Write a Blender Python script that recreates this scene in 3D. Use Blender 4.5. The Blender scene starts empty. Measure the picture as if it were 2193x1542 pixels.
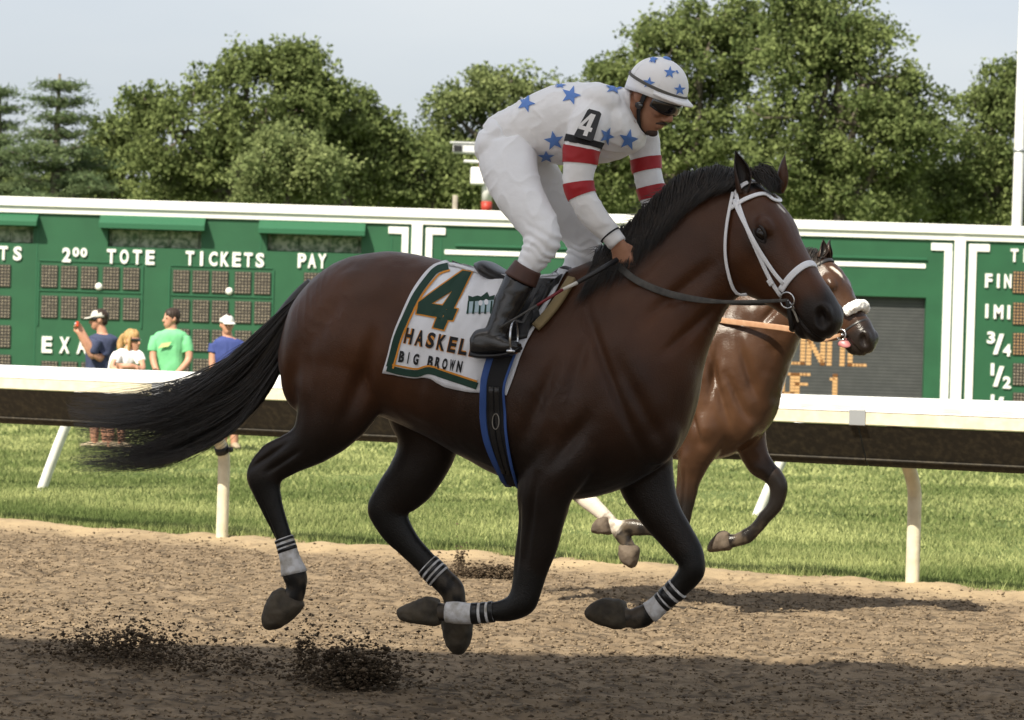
import bpy, bmesh, math, random
import numpy as np
from mathutils import Vector, Matrix
from mathutils.bvhtree import BVHTree

random.seed(7)
RNG = np.random.default_rng(11)
C = bpy.context.scene.collection

# ------------------------------------------------------------------ camera
PW, PH, FPX = 2193.0, 1542.0, 6000.0
CAM_H = 1.42
PITCH = 36.0 / FPX
ROLL = math.radians(1.7)
CAM = np.array([0.0, 0.0, CAM_H])
FWD = np.array([0, math.cos(PITCH), -math.sin(PITCH)])
_up = np.array([0, math.sin(PITCH), math.cos(PITCH)])
_rt = np.array([1.0, 0, 0])
RIGHT = _rt * math.cos(ROLL) + _up * math.sin(ROLL)
UP = _up * math.cos(ROLL) - _rt * math.sin(ROLL)
cd = bpy.data.cameras.new("camera")
cam = bpy.data.objects.new("camera", cd)
C.objects.link(cam)
cam.matrix_world = Matrix(((RIGHT[0], UP[0], -FWD[0], CAM[0]), (RIGHT[1], UP[1], -FWD[1], CAM[1]),
                           (RIGHT[2], UP[2], -FWD[2], CAM[2]), (0, 0, 0, 1)))
cd.sensor_fit = 'HORIZONTAL'
cd.sensor_width = 36.0
cd.lens = FPX / PW * 36.0
cd.clip_start = 0.1
cd.clip_end = 3000
cd.dof.use_dof = True
cd.dof.focus_distance = 10.8
cd.dof.aperture_fstop = 9.0
scn = bpy.context.scene
scn.camera = cam

# ------------------------------------------------------------------ light
SUN_AZ = math.radians(35)      # to the left of straight behind the camera
SUN_EL = math.radians(47)
TOSUN = np.array([-math.sin(SUN_AZ) * math.cos(SUN_EL), -math.cos(SUN_AZ) * math.cos(SUN_EL), math.sin(SUN_EL)])
world = bpy.data.worlds.new("World")
scn.world = world
world.use_nodes = True
wn = world.node_tree.nodes
wl = world.node_tree.links
bg = wn["Background"]
sky = wn.new("ShaderNodeTexSky")
sky.sky_type = 'NISHITA'
sky.sun_disc = False
sky.sun_elevation = SUN_EL
sky.sun_rotation = math.atan2(TOSUN[0], TOSUN[1])
sky.air_density = 1.0
sky.dust_density = 4.0
sky.ozone_density = 1.0
wl.new(sky.outputs[0], bg.inputs[0])
# thin even summer haze over the whole dome, with faint cloud in it
hz = wn.new("ShaderNodeBackground")
tcw = wn.new("ShaderNodeTexCoord")
mpw = wn.new("ShaderNodeMapping"); mpw.inputs["Scale"].default_value = (1.0, 1.0, 3.5)
nzw = wn.new("ShaderNodeTexNoise"); nzw.inputs["Scale"].default_value = 3.2; nzw.inputs["Detail"].default_value = 5.0
rpw = wn.new("ShaderNodeValToRGB")
rpw.color_ramp.elements[0].position = 0.35; rpw.color_ramp.elements[0].color = (0.360, 0.382, 0.414, 1)
rpw.color_ramp.elements[1].position = 0.72; rpw.color_ramp.elements[1].color = (0.445, 0.448, 0.452, 1)
wl.new(tcw.outputs["Generated"], mpw.inputs[0]); wl.new(mpw.outputs[0], nzw.inputs["Vector"]); wl.new(nzw.outputs[0], rpw.inputs[0]); wl.new(rpw.outputs[0], hz.inputs[0])
mxw = wn.new("ShaderNodeMixShader"); mxw.inputs[0].default_value = 0.75
wl.new(bg.outputs[0], mxw.inputs[1]); wl.new(hz.outputs[0], mxw.inputs[2]); wl.new(mxw.outputs[0], wn["World Output"].inputs[0])
bg.inputs[1].default_value = 0.135
sd = bpy.data.lights.new("sun", 'SUN')
sd.energy = 4.6
sd.angle = math.radians(0.53)
sd.color = (1.0, 0.92, 0.77)
so = bpy.data.objects.new("sun", sd)
C.objects.link(so)
so.location = (-20, -30, 40)
so.rotation_euler = Vector(TOSUN).to_track_quat('Z', 'Y').to_euler()
scn.view_settings.view_transform = 'Standard'
scn.view_settings.look = 'None'
scn.view_settings.gamma = 1.0
scn.view_settings.exposure = 0.88

# ------------------------------------------------------------------ pixel helpers
def ray(px, py):
    d = FWD * FPX + RIGHT * (px - PW / 2) - UP * (py - PH / 2)
    return d / np.linalg.norm(d)

def hit_plane(px, py, p0, n):
    d = ray(px, py)
    t = np.dot(np.asarray(p0) - CAM, n) / np.dot(d, n)
    return CAM + d * t

def ground(px, py, z=0.0):
    return hit_plane(px, py, (0, 0, z), np.array([0, 0, 1.0]))

def at_depth(px, py, Y):
    return hit_plane(px, py, (0, Y, 0), np.array([0, 1.0, 0]))

def depth(p):
    return float(np.dot(np.asarray(p) - CAM, FWD))

def proj(p):
    v = np.asarray(p) - CAM
    return (PW / 2 + FPX * np.dot(v, RIGHT) / np.dot(v, FWD), PH / 2 - FPX * np.dot(v, UP) / np.dot(v, FWD))

class Sag:
    """vertical plane an animal or rider stands in; x forward, y to its left, z up"""
    def __init__(self, px, py, dist, yaw_deg):
        t = math.radians(yaw_deg)
        self.X = np.array([math.cos(t), -math.sin(t), 0])
        self.Y = np.array([math.sin(t), math.cos(t), 0])
        self.Z = np.array([0, 0, 1.0])
        self.O = at_depth(px, py, dist)
    def P(self, px, py, lat=0.0):
        return hit_plane(px, py, self.O + self.Y * lat, self.Y)
    def loc(self, v):
        d = np.asarray(v) - self.O
        return np.stack([d @ self.X, d @ self.Y, np.asarray(v)[..., 2]], -1)
    def world(self, x, y, z):
        q = self.O + self.X * x + self.Y * y
        return np.array([q[0], q[1], z])

# ------------------------------------------------------------------ objects
def props(o, label=None, cat=None, group=None, kind=None):
    if label: o["label"] = label
    if cat: o["category"] = cat
    if group: o["group"] = group
    if kind: o["kind"] = kind
    return o

def thing(name, label, cat, loc, group=None):
    o = bpy.data.objects.new(name, None)
    o.empty_display_size = 0.2
    C.objects.link(o)
    o.location = Vector([float(v) for v in loc])
    return props(o, label, cat, group)

def origin_of(o):
    v = np.zeros(3)
    while o is not None:
        v = v + np.array(o.location)
        o = o.parent
    return v

def mesh_np(name, V, F, smooth=True):
    me = bpy.data.meshes.new(name)
    V = np.asarray(V, dtype=np.float32)
    if isinstance(F, np.ndarray) and F.ndim == 2:
        k = F.shape[1]
        me.vertices.add(len(V))
        me.vertices.foreach_set("co", V.ravel())
        me.loops.add(F.size)
        me.loops.foreach_set("vertex_index", F.astype(np.int32).ravel())
        me.polygons.add(len(F))
        me.polygons.foreach_set("loop_start", np.arange(0, F.size, k, dtype=np.int32))
        me.update(calc_edges=True)
    else:
        me.from_pydata([tuple(map(float, v)) for v in V], [], [tuple(int(i) for i in f) for f in F])
        me.update()
    if smooth:
        me.polygons.foreach_set("use_smooth", np.ones(len(me.polygons), dtype=bool))
    return me

def add(name, V, F, mat, parent=None, smooth=True, base=True, label=None):
    """one mesh object from world-space vertices"""
    V = np.asarray(V, dtype=float)
    if parent is not None:
        org = origin_of(parent)
    elif base:
        org = np.array([(V[:, 0].min() + V[:, 0].max()) / 2, (V[:, 1].min() + V[:, 1].max()) / 2, V[:, 2].min()])
    else:
        org = np.zeros(3)
    me = mesh_np(name, V - org, F, smooth)
    for m in (mat if isinstance(mat, (list, tuple)) else [mat]):
        me.materials.append(m)
    o = bpy.data.objects.new(name, me)
    C.objects.link(o)
    if parent is not None:
        o.parent = parent
    else:
        o.location = Vector([float(v) for v in org])
    if label: o["label"] = label
    return o

class MB:
    """collects shapes into one mesh"""
    def __init__(self):
        self.V, self.F = [], []
        self.n = 0
    def add(self, V, F):
        V = np.asarray(V, dtype=float)
        self.V.append(V)
        for f in F:
            self.F.append(tuple(int(i) + self.n for i in f))
        self.n += len(V)
        return self
    def box(self, lo, hi, bev=0.0):
        x0, y0, z0 = lo; x1, y1, z1 = hi
        if bev <= 0:
            V = [(x0,y0,z0),(x1,y0,z0),(x1,y1,z0),(x0,y1,z0),(x0,y0,z1),(x1,y0,z1),(x1,y1,z1),(x0,y1,z1)]
            F = [(0,3,2,1),(4,5,6,7),(0,1,5,4),(1,2,6,5),(2,3,7,6),(3,0,4,7)]
            return self.add(V, F)
        b = bev
        V = []
        for z, i in ((z0, b), (z0 + b, 0), (z1 - b, 0), (z1, b)):
            V += [(x0+i,y0+i,z),(x1-i,y0+i,z),(x1-i,y1-i,z),(x0+i,y1-i,z)]
        F = [(0,3,2,1),(12,13,14,15)]
        for k in range(3):
            for j in range(4):
                F.append((k*4+j, k*4+(j+1)%4, k*4+4+(j+1)%4, k*4+4+j))
        return self.add(V, F)
    def obj(self, name, mat, parent=None, smooth=False, label=None):
        return add(name, np.concatenate(self.V), self.F, mat, parent, smooth, label=label)
    def get(self):
        return np.concatenate(self.V), self.F

def unit(v):
    v = np.asarray(v, dtype=float)
    return v / (np.linalg.norm(v) + 1e-12)

def crom(A, k):
    """Catmull-Rom resample rows of A, k per span"""
    A = np.asarray(A, dtype=float)
    P = np.vstack([2 * A[0] - A[1], A, 2 * A[-1] - A[-2]])
    out = []
    for i in range(1, len(P) - 2):
        p0, p1, p2, p3 = P[i-1], P[i], P[i+1], P[i+2]
        for j in range(k):
            t = j / k
            out.append(0.5 * ((2*p1) + (-p0+p2)*t + (2*p0-5*p1+4*p2-p3)*t*t + (-p0+3*p1-3*p2+p3)*t**3))
    out.append(A[-1])
    return np.array(out)

def loft(Cn, A1, A2, n=24, k=4, sq=2.0, cap=True, pear=0.0):
    """rings round centres Cn with half axes A1, A2; superellipse power sq; pear > 0 widens the -A1 side"""
    S = crom(np.hstack([np.asarray(Cn, float), np.asarray(A1, float), np.asarray(A2, float)]), k)
    th = np.linspace(0, 2 * math.pi, n, endpoint=False)
    c, s = np.cos(th), np.sin(th)
    e = 2.0 / sq
    c = np.sign(c) * np.abs(c) ** e
    s = np.sign(s) * np.abs(s) ** e
    V = []
    for r in S:
        V.append(r[None, 0:3] + c[:, None] * r[None, 3:6] + (s * (1 - pear * c))[:, None] * r[None, 6:9])
    m = len(S)
    V = np.concatenate(V)
    F = []
    for i in range(m - 1):
        for j in range(n):
            F.append((i*n+j, i*n+(j+1) % n, (i+1)*n+(j+1) % n, (i+1)*n+j))
    if cap:
        c0, c1 = len(V), len(V) + 1
        V = np.vstack([V, S[0, :3], S[-1, :3]])
        for j in range(n):
            F.append((c0, (j+1) % n, j))
            F.append((c1, (m-1)*n+j, (m-1)*n+(j+1) % n))
    return V, F

def tube(pts, r, n=8, k=3, cap=True, up=(0, 0, 1), flat=1.0):
    """round (or flattened) tube along points; r number or list"""
    pts = np.asarray(pts, float)
    r = np.full(len(pts), r) if np.isscalar(r) else np.asarray(r, float)
    S = crom(np.hstack([pts, r[:, None]]), k) if k > 1 else np.hstack([pts, r[:, None]])
    T = np.gradient(S[:, :3], axis=0)
    up = np.asarray(up, float)
    A1, A2 = [], []
    prev = None
    for t in T:
        t = unit(t)
        u = up if prev is None else prev
        a = u - t * np.dot(u, t)
        if np.linalg.norm(a) < 1e-4:
            a = np.array([1.0, 0.3, 0.2]) - t * np.dot([1.0, 0.3, 0.2], t)
        a = unit(a); prev = a
        A1.append(a); A2.append(np.cross(t, a))
    A1 = np.array(A1) * S[:, 3:4]; A2 = np.array(A2) * S[:, 3:4] * flat
    return loft(S[:, :3], A1, A2, n=n, k=1, cap=cap)

def ellipsoid(c, a1, a2, a3, n=16, m=10):
    c = np.asarray(c, float)
    V = [c + np.asarray(a3, float)]
    for i in range(1, m):
        p = math.pi * i / m
        for j in range(n):
            t = 2 * math.pi * j / n
            V.append(c + np.cos(p) * np.asarray(a3, float) + np.sin(p) * (np.cos(t) * np.asarray(a1, float) + np.sin(t) * np.asarray(a2, float)))
    V.append(c - np.asarray(a3, float))
    F = []
    for j in range(n):
        F.append((0, 1 + j, 1 + (j+1) % n))
        F.append((len(V)-1, 1 + (m-2)*n + (j+1) % n, 1 + (m-2)*n + j))
    for i in range(m - 2):
        for j in range(n):
            F.append((1+i*n+j, 1+(i+1)*n+j, 1+(i+1)*n+(j+1) % n, 1+i*n+(j+1) % n))
    return np.array(V), F

def sphere(c, r, n=16, m=10):
    return ellipsoid(c, (r,0,0), (0,r,0), (0,0,r), n, m)

def remesh(mb, voxel):
    V, F = mb.get()
    me = mesh_np("tmp", V, F, False)
    o = bpy.data.objects.new("tmp", me)
    C.objects.link(o)
    md = o.modifiers.new("r", 'REMESH')
    md.mode = 'VOXEL'
    md.voxel_size = voxel
    dg = bpy.context.evaluated_depsgraph_get()
    e = o.evaluated_get(dg)
    m2 = e.to_mesh()
    nv = len(m2.vertices)
    V = np.empty(nv * 3, dtype=np.float32); m2.vertices.foreach_get("co", V)
    lt = np.empty(len(m2.polygons), dtype=np.int32); m2.polygons.foreach_get("loop_total", lt)
    li = np.empty(len(m2.loops), dtype=np.int32); m2.loops.foreach_get("vertex_index", li)
    if (lt == 4).all():
        F = li.reshape(-1, 4)
    else:
        F = []
        p = 0
        for t in lt:
            F.append(tuple(li[p:p+t])); p += t
    e.to_mesh_clear()
    bpy.data.objects.remove(o)
    bpy.data.meshes.remove(me)
    return V.reshape(-1, 3).astype(float), F

def edges_of(F):
    E = np.concatenate([F[:, [0, 1]], F[:, [1, 2]], F[:, [2, 3]], F[:, [3, 0]]])
    a = E.min(1).astype(np.int64); b = E.max(1).astype(np.int64)
    k = np.unique(a * (int(F.max()) + 1) + b)
    n = int(F.max()) + 1
    return np.stack([k // n, k % n], 1)

def smooth_np(V, F, it=10, lam=0.5, mu=-0.52, mask=None):
    E = edges_of(F)
    n = len(V)
    deg = np.bincount(E[:, 0], minlength=n) + np.bincount(E[:, 1], minlength=n)
    deg = np.maximum(deg, 1)[:, None]
    V = V.copy()
    for i in range(it):
        for w in ((lam, mu) if mu else (lam,)):
            A = np.stack([np.bincount(E[:, 0], V[E[:, 1], k], n) + np.bincount(E[:, 1], V[E[:, 0], k], n) for k in range(3)], 1)
            d = (A / deg - V) * w
            if mask is not None:
                d *= mask[:, None]
            V += d
    return V

def normals_np(V, F):
    a = V[F[:, 2]] - V[F[:, 0]]; b = V[F[:, 3]] - V[F[:, 1]]
    n = np.cross(a, b)
    N = np.stack([sum(np.bincount(F[:, j], n[:, k], len(V)) for j in range(4)) for k in range(3)], 1)
    return N / (np.linalg.norm(N, axis=1, keepdims=True) + 1e-12)

def _hash(i, j, k):
    h = (i * 374761393 + j * 668265263 + k * 2147483647 + 1274126177) & 0xFFFFFFFF
    h = ((h ^ (h >> 13)) * 1274126177) & 0xFFFFFFFF
    h = ((h ^ (h >> 16)) * 2246822519) & 0xFFFFFFFF
    return ((h ^ (h >> 15)) & 0xFFFFFF) / float(0xFFFFFF)

def vnoise(P):
    """value noise in [-1, 1] for points (n,3)"""
    P = np.asarray(P, float)
    I = np.floor(P).astype(np.int64); f = P - I
    f = f * f * (3 - 2 * f)
    r = 0
    for a in (0, 1):
        for b in (0, 1):
            for c in (0, 1):
                w = (f[:, 0] if a else 1 - f[:, 0]) * (f[:, 1] if b else 1 - f[:, 1]) * (f[:, 2] if c else 1 - f[:, 2])
                r = r + w * _hash(I[:, 0] + a, I[:, 1] + b, I[:, 2] + c)
    return r * 2 - 1

def fbm(P, oct=4, lac=2.03, gain=0.5):
    s, a, r = 1.0, 1.0, 0
    for o in range(oct):
        r = r + a * vnoise(np.asarray(P) * s + o * 17.3)
        s *= lac; a *= gain
    return r

def sstep(a, b, x):
    t = np.clip((x - a) / (b - a), 0, 1)
    return t * t * (3 - 2 * t)

def set_attr(o, name, val):
    me = o.data
    a = me.attributes.new(name, 'FLOAT', 'POINT')
    a.data.foreach_set("value", np.asarray(val, dtype=np.float32))

# ------------------------------------------------------------------ materials
def mat(name, col, rough=0.6, col2=None, scale=8.0, bump=0.0, bscale=60.0, spec=0.4, metal=0.0, sheen=0.0, coords='Object', detail=4.0,
        emit=None, coat=0.0, trans=0.0, lo=0.35, hi=0.65, bdist=0.01):
    m = bpy.data.materials.new(name)
    m.use_nodes = True
    nt = m.node_tree; N = nt.nodes; L = nt.links
    b = N["Principled BSDF"]
    b.inputs["Base Color"].default_value = (*col, 1)
    b.inputs["Roughness"].default_value = rough
    b.inputs["Specular IOR Level"].default_value = spec
    b.inputs["Metallic"].default_value = metal
    if sheen:
        b.inputs["Sheen Weight"].default_value = sheen
        b.inputs["Sheen Roughness"].default_value = 0.4
    if coat: b.inputs["Coat Weight"].default_value = coat
    if trans: b.inputs["Transmission Weight"].default_value = trans
    if emit:
        b.inputs["Emission Color"].default_value = (*emit[0], 1)
        b.inputs["Emission Strength"].default_value = emit[1]
    tc = N.new("ShaderNodeTexCoord")
    if col2 is not None:
        n = N.new("ShaderNodeTexNoise"); n.inputs["Scale"].default_value = scale; n.inputs["Detail"].default_value = detail
        L.new(tc.outputs[coords], n.inputs["Vector"])
        r = N.new("ShaderNodeValToRGB")
        r.color_ramp.elements[0].position = lo; r.color_ramp.elements[0].color = (*col, 1)
        r.color_ramp.elements[1].position = hi; r.color_ramp.elements[1].color = (*col2, 1)
        L.new(n.outputs[0], r.inputs[0]); L.new(r.outputs[0], b.inputs["Base Color"])
    if bump:
        n2 = N.new("ShaderNodeTexNoise"); n2.inputs["Scale"].default_value = bscale; n2.inputs["Detail"].default_value = 3.0
        L.new(tc.outputs[coords], n2.inputs["Vector"])
        bp = N.new("ShaderNodeBump"); bp.inputs["Strength"].default_value = bump; bp.inputs["Distance"].default_value = bdist
        L.new(n2.outputs[0], bp.inputs["Height"]); L.new(bp.outputs[0], b.inputs["Normal"])
    return m

def attr_mix(m, attr, col, fac=1.0):
    """mix the base colour towards col where the point attribute is 1"""
    nt = m.node_tree; N = nt.nodes; L = nt.links
    b = N["Principled BSDF"]; s = b.inputs["Base Color"]
    mx = N.new("ShaderNodeMix"); mx.data_type = 'RGBA'
    a = N.new("ShaderNodeAttribute"); a.attribute_name = attr
    L.new(a.outputs["Fac"], mx.inputs[0])
    if s.is_linked:
        f = s.links[0].from_socket; L.new(f, mx.inputs[6])
    else:
        mx.inputs[6].default_value = s.default_value[:]
    mx.inputs[7].default_value = (*col, 1)
    L.new(mx.outputs[2], s)
    return m

def leaf_mat(name, c1, c2, tr=0.3):
    m = bpy.data.materials.new(name); m.use_nodes = True
    nt = m.node_tree; N = nt.nodes; L = nt.links
    N.remove(N["Principled BSDF"])
    a = N.new("ShaderNodeAttribute"); a.attribute_name = "tint"
    mx = N.new("ShaderNodeMix"); mx.data_type = 'RGBA'
    mx.inputs[6].default_value = (*c1, 1); mx.inputs[7].default_value = (*c2, 1)
    L.new(a.outputs["Fac"], mx.inputs[0])
    d = N.new("ShaderNodeBsdfDiffuse"); t = N.new("ShaderNodeBsdfTranslucent")
    L.new(mx.outputs[2], d.inputs[0]); L.new(mx.outputs[2], t.inputs[0])
    s = N.new("ShaderNodeMixShader"); s.inputs[0].default_value = tr
    L.new(d.outputs[0], s.inputs[1]); L.new(t.outputs[0], s.inputs[2])
    L.new(s.outputs[0], N["Material Output"].inputs[0])
    return m

def resample(px, n):
    """even resample of a pixel polyline through a smooth curve"""
    A = crom(np.asarray(px, float), 12)
    L = np.concatenate([[0], np.cumsum(np.linalg.norm(np.diff(A, axis=0), axis=1))])
    t = np.linspace(0, L[-1], n)
    return np.stack([np.interp(t, L, A[:, k]) for k in range(A.shape[1])], 1)


# ================================================================== setting
B0 = ground(475, 1160)
B1 = ground(1953, 1265)
RU = unit(B1 - B0)
RN = np.array([RU[1], -RU[0], 0])          # from the rail towards the track
def RP(s, o, z):
    q = B0 + RU * s + RN * o
    return np.array([q[0], q[1], z])
def rail_so(P):
    d = np.asarray(P) - B0
    return d @ RU, d @ RN

# ---- dirt track
def edge_wobble(s):
    return 0.10 * vnoise(np.stack([s * 0.9, s * 0 + 3.1, s * 0], -1)) + 0.05 * vnoise(np.stack([s * 4.1, s * 0 + 9.1, s * 0], -1)) + 0.025 * vnoise(np.stack([s * 17.0, s * 0 + 1.1, s * 0], -1))
def track_z(s, o):
    P = np.stack([s, o, s * 0], -1)
    z = 0.008 * fbm(P * 1.3, 2) + 0.004 * fbm(P * np.array([7.0, 9.0, 1]), 3) + 0.016 * np.abs(fbm(P * np.array([21.0, 27.0, 1]) + 5, 3)) - 0.006
    dip = fbm(P * 3.1 + 40, 2)
    z = z - 0.022 * sstep(0.35, 0.8, dip)
    near = np.exp(-((o - 0.02) / 0.30) ** 2)
    z = z * (1 - 0.5 * near) + near * (0.045 + 0.02 * vnoise(P * 5.0 + 3))
    return z
def track_mesh():
    sl = np.concatenate([np.linspace(-120, -3, 16)[:-1], np.arange(-3, 8.4, 0.026), np.linspace(8.4, 120, 16)[1:]])
    ol = np.concatenate([np.arange(-0.45, 8.6, 0.024), np.linspace(8.6, 60, 14)[1:]])
    S, O = np.meshgrid(sl, ol, indexing='ij')
    s, o = S.ravel(), O.ravel()
    z = track_z(s, o)
    z = z * ((s > -3.1) & (s < 8.5) & (o < 8.7))
    z = np.where(o < -0.30 + edge_wobble(s), -0.12, z)
    V = B0[None] + s[:, None] * RU + o[:, None] * RN
    V[:, 2] = z
    a, b = len(sl), len(ol)
    i = np.arange((a - 1) * b).reshape(a - 1, b)[:, :-1].ravel()
    F = np.stack([i, i + 1, i + b + 1, i + b], 1)[:, ::-1]
    m = mat("track dirt", (0.165, 0.122, 0.078), 0.95, (0.250, 0.190, 0.125), 5.0, bump=0.9, bscale=210, spec=0.15, detail=8.0, bdist=0.006)
    N = m.node_tree.nodes; L = m.node_tree.links
    # dry sand near the rail and damp patches in the loose surface
    attr_mix(m, "dry", (0.40, 0.305, 0.185))
    attr_mix(m, "damp", (0.070, 0.054, 0.038))
    ob = add("track", V, F, m, base=False)
    dry = np.exp(-((o - 0.08) / 0.36) ** 2) * (0.75 + 0.25 * vnoise(np.stack([s * 3, o * 3, s * 0], -1)))
    damp = sstep(0.10, 0.55, fbm(np.stack([s * 27, o * 36, s * 0], -1), 2)) * 0.85 * (1 - np.clip(dry * 1.2, 0, 1))
    set_attr(ob, "dry", np.clip(dry, 0, 1)); set_attr(ob, "damp", damp)
    props(ob, kind="structure")
    return ob
track_mesh()

def crumbs(name, pos, size, m, seed=1, parent=None):
    """many small irregular lumps in one mesh"""
    r = np.random.default_rng(seed)
    n = len(pos)
    base = np.array([(1,0,0),(-1,0,0),(0,1,0),(0,-1,0),(0,0,1),(0,0,-1)], float)
    V = base[None] * (1 + r.uniform(-0.45, 0.45, (n, 6, 1)))
    V = V + r.normal(0, 0.16, (n, 6, 3))
    sc = size[:, None, None] * np.stack([r.uniform(0.8, 1.7, n), r.uniform(0.8, 1.4, n), r.uniform(0.5, 0.9, n)], -1)[:, None, :]
    V = V * sc
    a = r.uniform(0, 6.28, n); c, s = np.cos(a), np.sin(a)
    x = V[..., 0] * c[:, None] - V[..., 1] * s[:, None]
    y = V[..., 0] * s[:, None] + V[..., 1] * c[:, None]
    V = np.stack([x, y, V[..., 2]], -1) + pos[:, None, :]
    f = np.array([(0,2,4),(2,1,4),(1,3,4),(3,0,4),(2,0,5),(1,2,5),(3,1,5),(0,3,5)])
    F = (f[None] + (np.arange(n) * 6)[:, None, None]).reshape(-1, 3)
    o = add(name, V.reshape(-1, 3), F, m, parent, smooth=False)
    set_attr(o, "tint", np.repeat(r.random(n), 6))
    return o

M_CRUMB = mat("dirt crumbs", (0.058, 0.042, 0.028), 0.95, spec=0.1)
attr_mix(M_CRUMB, "tint", (0.27, 0.205, 0.135))
def track_crumbs():
    r = np.random.default_rng(5)
    n = 125000
    s = r.uniform(-2.6, 8.2, n); o = r.uniform(0.10, 8.4, n)
    W_ = B0[None] + s[:, None] * RU + o[:, None] * RN
    kk = np.abs(W_[:, 0]) < 0.35 + 0.187 * W_[:, 1]          # the stretch of track the picture can show, with a margin
    s, o = s[kk], o[kk]; n = len(s)
    P = np.stack([s, o, s * 0], -1)
    keep = r.random(n) < 0.55 + 0.45 * sstep(-0.4, 0.6, fbm(P * 3.5, 2))
    keep &= r.random(n) < sstep(0.05, 0.8, o) * 0.9 + 0.1
    s, o = s[keep], o[keep]
    size = 0.0028 + 0.0076 * r.random(len(s)) ** 2.2
    z = track_z(s, o) + size * 0.35
    V = B0[None] + s[:, None] * RU + o[:, None] * RN
    V[:, 2] = z
    ob = crumbs("loose_dirt", V, size, M_CRUMB, 6)
    props(ob, "loose crumbs of damp dirt scattered over the harrowed track", "dirt", kind="stuff")
track_crumbs()

# ---- infield
def infield():
    sl = np.concatenate([np.linspace(-900, -6, 14)[:-1], np.arange(-6, 11, 0.06), np.linspace(11, 900, 14)[1:]])
    ol = np.concatenate([-np.geomspace(1.6, 1400, 26)[::-1], np.arange(-1.5, 0.021, 0.04)])
    S, O = np.meshgrid(sl, ol, indexing='ij')
    s, o = S.ravel(), O.ravel()
    e = -0.12 + edge_wobble(s)
    oo = np.where(o > -1.5, e + (o - 0.02) * ((e + 1.5) / 1.52), o)
    V = B0[None] + s[:, None] * RU + oo[:, None] * RN
    P = np.stack([s, o, s * 0], -1)
    V[:, 2] = 0.014 + 0.02 * fbm(P * 1.1, 2) * (np.abs(o) < 40) - 0.05 * (o > -0.03)
    a, b = len(sl), len(ol)
    i = np.arange((a - 1) * b).reshape(a - 1, b)[:, :-1].ravel()
    F = np.stack([i, i + 1, i + b + 1, i + b], 1)[:, ::-1]
    m = mat("turf", (0.085, 0.120, 0.034), 0.9, (0.150, 0.190, 0.060), 1.3, bump=0.8, bscale=90, spec=0.15, detail=8.0, bdist=0.03)
    ob = add("infield", V, F, m, base=False)
    props(ob, kind="structure")
infield()

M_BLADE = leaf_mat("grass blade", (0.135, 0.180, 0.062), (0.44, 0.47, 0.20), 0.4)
def grass():
    r = np.random.default_rng(9)
    S, O, HH, WW = [], [], [], []
    def band(o0, o1, dens, h0, h1, w, s0, s1):
        n = int(dens * (o0 - o1) * (s1 - s0))
        s = r.uniform(s0, s1, n); o = r.uniform(o1, o0, n)
        S.append(s); O.append(o); HH.append(r.uniform(h0, h1, n)); WW.append(np.full(n, w))
    band(0.0, -0.45, 3600, 0.04, 0.125, 0.006, -3.2, 7.5)
    band(-0.45, -2.4, 2500, 0.035, 0.085, 0.007, -4.2, 7.5)
    band(-2.4, -6.0, 1200, 0.035, 0.075, 0.009, -6.5, 9.0)
    band(-6.0, -13.0, 420, 0.04, 0.08, 0.015, -12, 11)
    band(-13.0, -27.0, 140, 0.05, 0.10, 0.028, -24, 15)
    s = np.concatenate(S); o = np.concatenate(O); h = np.concatenate(HH); w = np.concatenate(WW)
    k = o < -0.10 + edge_wobble(s) + r.normal(0, 0.03, len(s))
    s, o, h, w = s[k], o[k], h[k], w[k]
    P = np.stack([s, o, s * 0], -1)
    cl = fbm(P * 1.7 + 11, 3)
    h = 0.62 * h * (0.75 + 0.45 * sstep(-0.6, 0.8, cl)) * np.where(r.random(len(h)) < 0.02, 1.7, 1.0)
    V0 = B0[None] + s[:, None] * RU + o[:, None] * RN
    V0[:, 2] = 0.012
    a = r.uniform(0, 6.28, len(s))
    side = np.stack([np.cos(a), np.sin(a), a * 0], -1) * w[:, None]
    b = r.uniform(0, 6.28, len(s)); ln = r.uniform(0.1, 0.8, len(s)) * h
    tip = V0 + np.stack([np.cos(b) * ln, np.sin(b) * ln, h], -1)
    V = np.stack([V0 - side, V0 + side, tip], 1).reshape(-1, 3)
    F = np.arange(len(V)).reshape(-1, 3)
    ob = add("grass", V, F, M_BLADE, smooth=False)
    t = np.clip(0.50 + 0.46 * fbm(P * 0.8, 3) + r.normal(0, 0.20, len(s)) - 0.30 * np.exp(-((o + 0.9) / 0.8) ** 2) * sstep(-0.5, 0.4, fbm(P * np.array([0.5, 1.2, 1]) + 4, 2) + 0.35), 0, 1)  # patchy darker band behind the rail: shade put into the blade tint
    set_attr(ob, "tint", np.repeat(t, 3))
    props(ob, "mown green infield grass growing behind the racing rail", "grass", kind="stuff")
grass()

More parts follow.
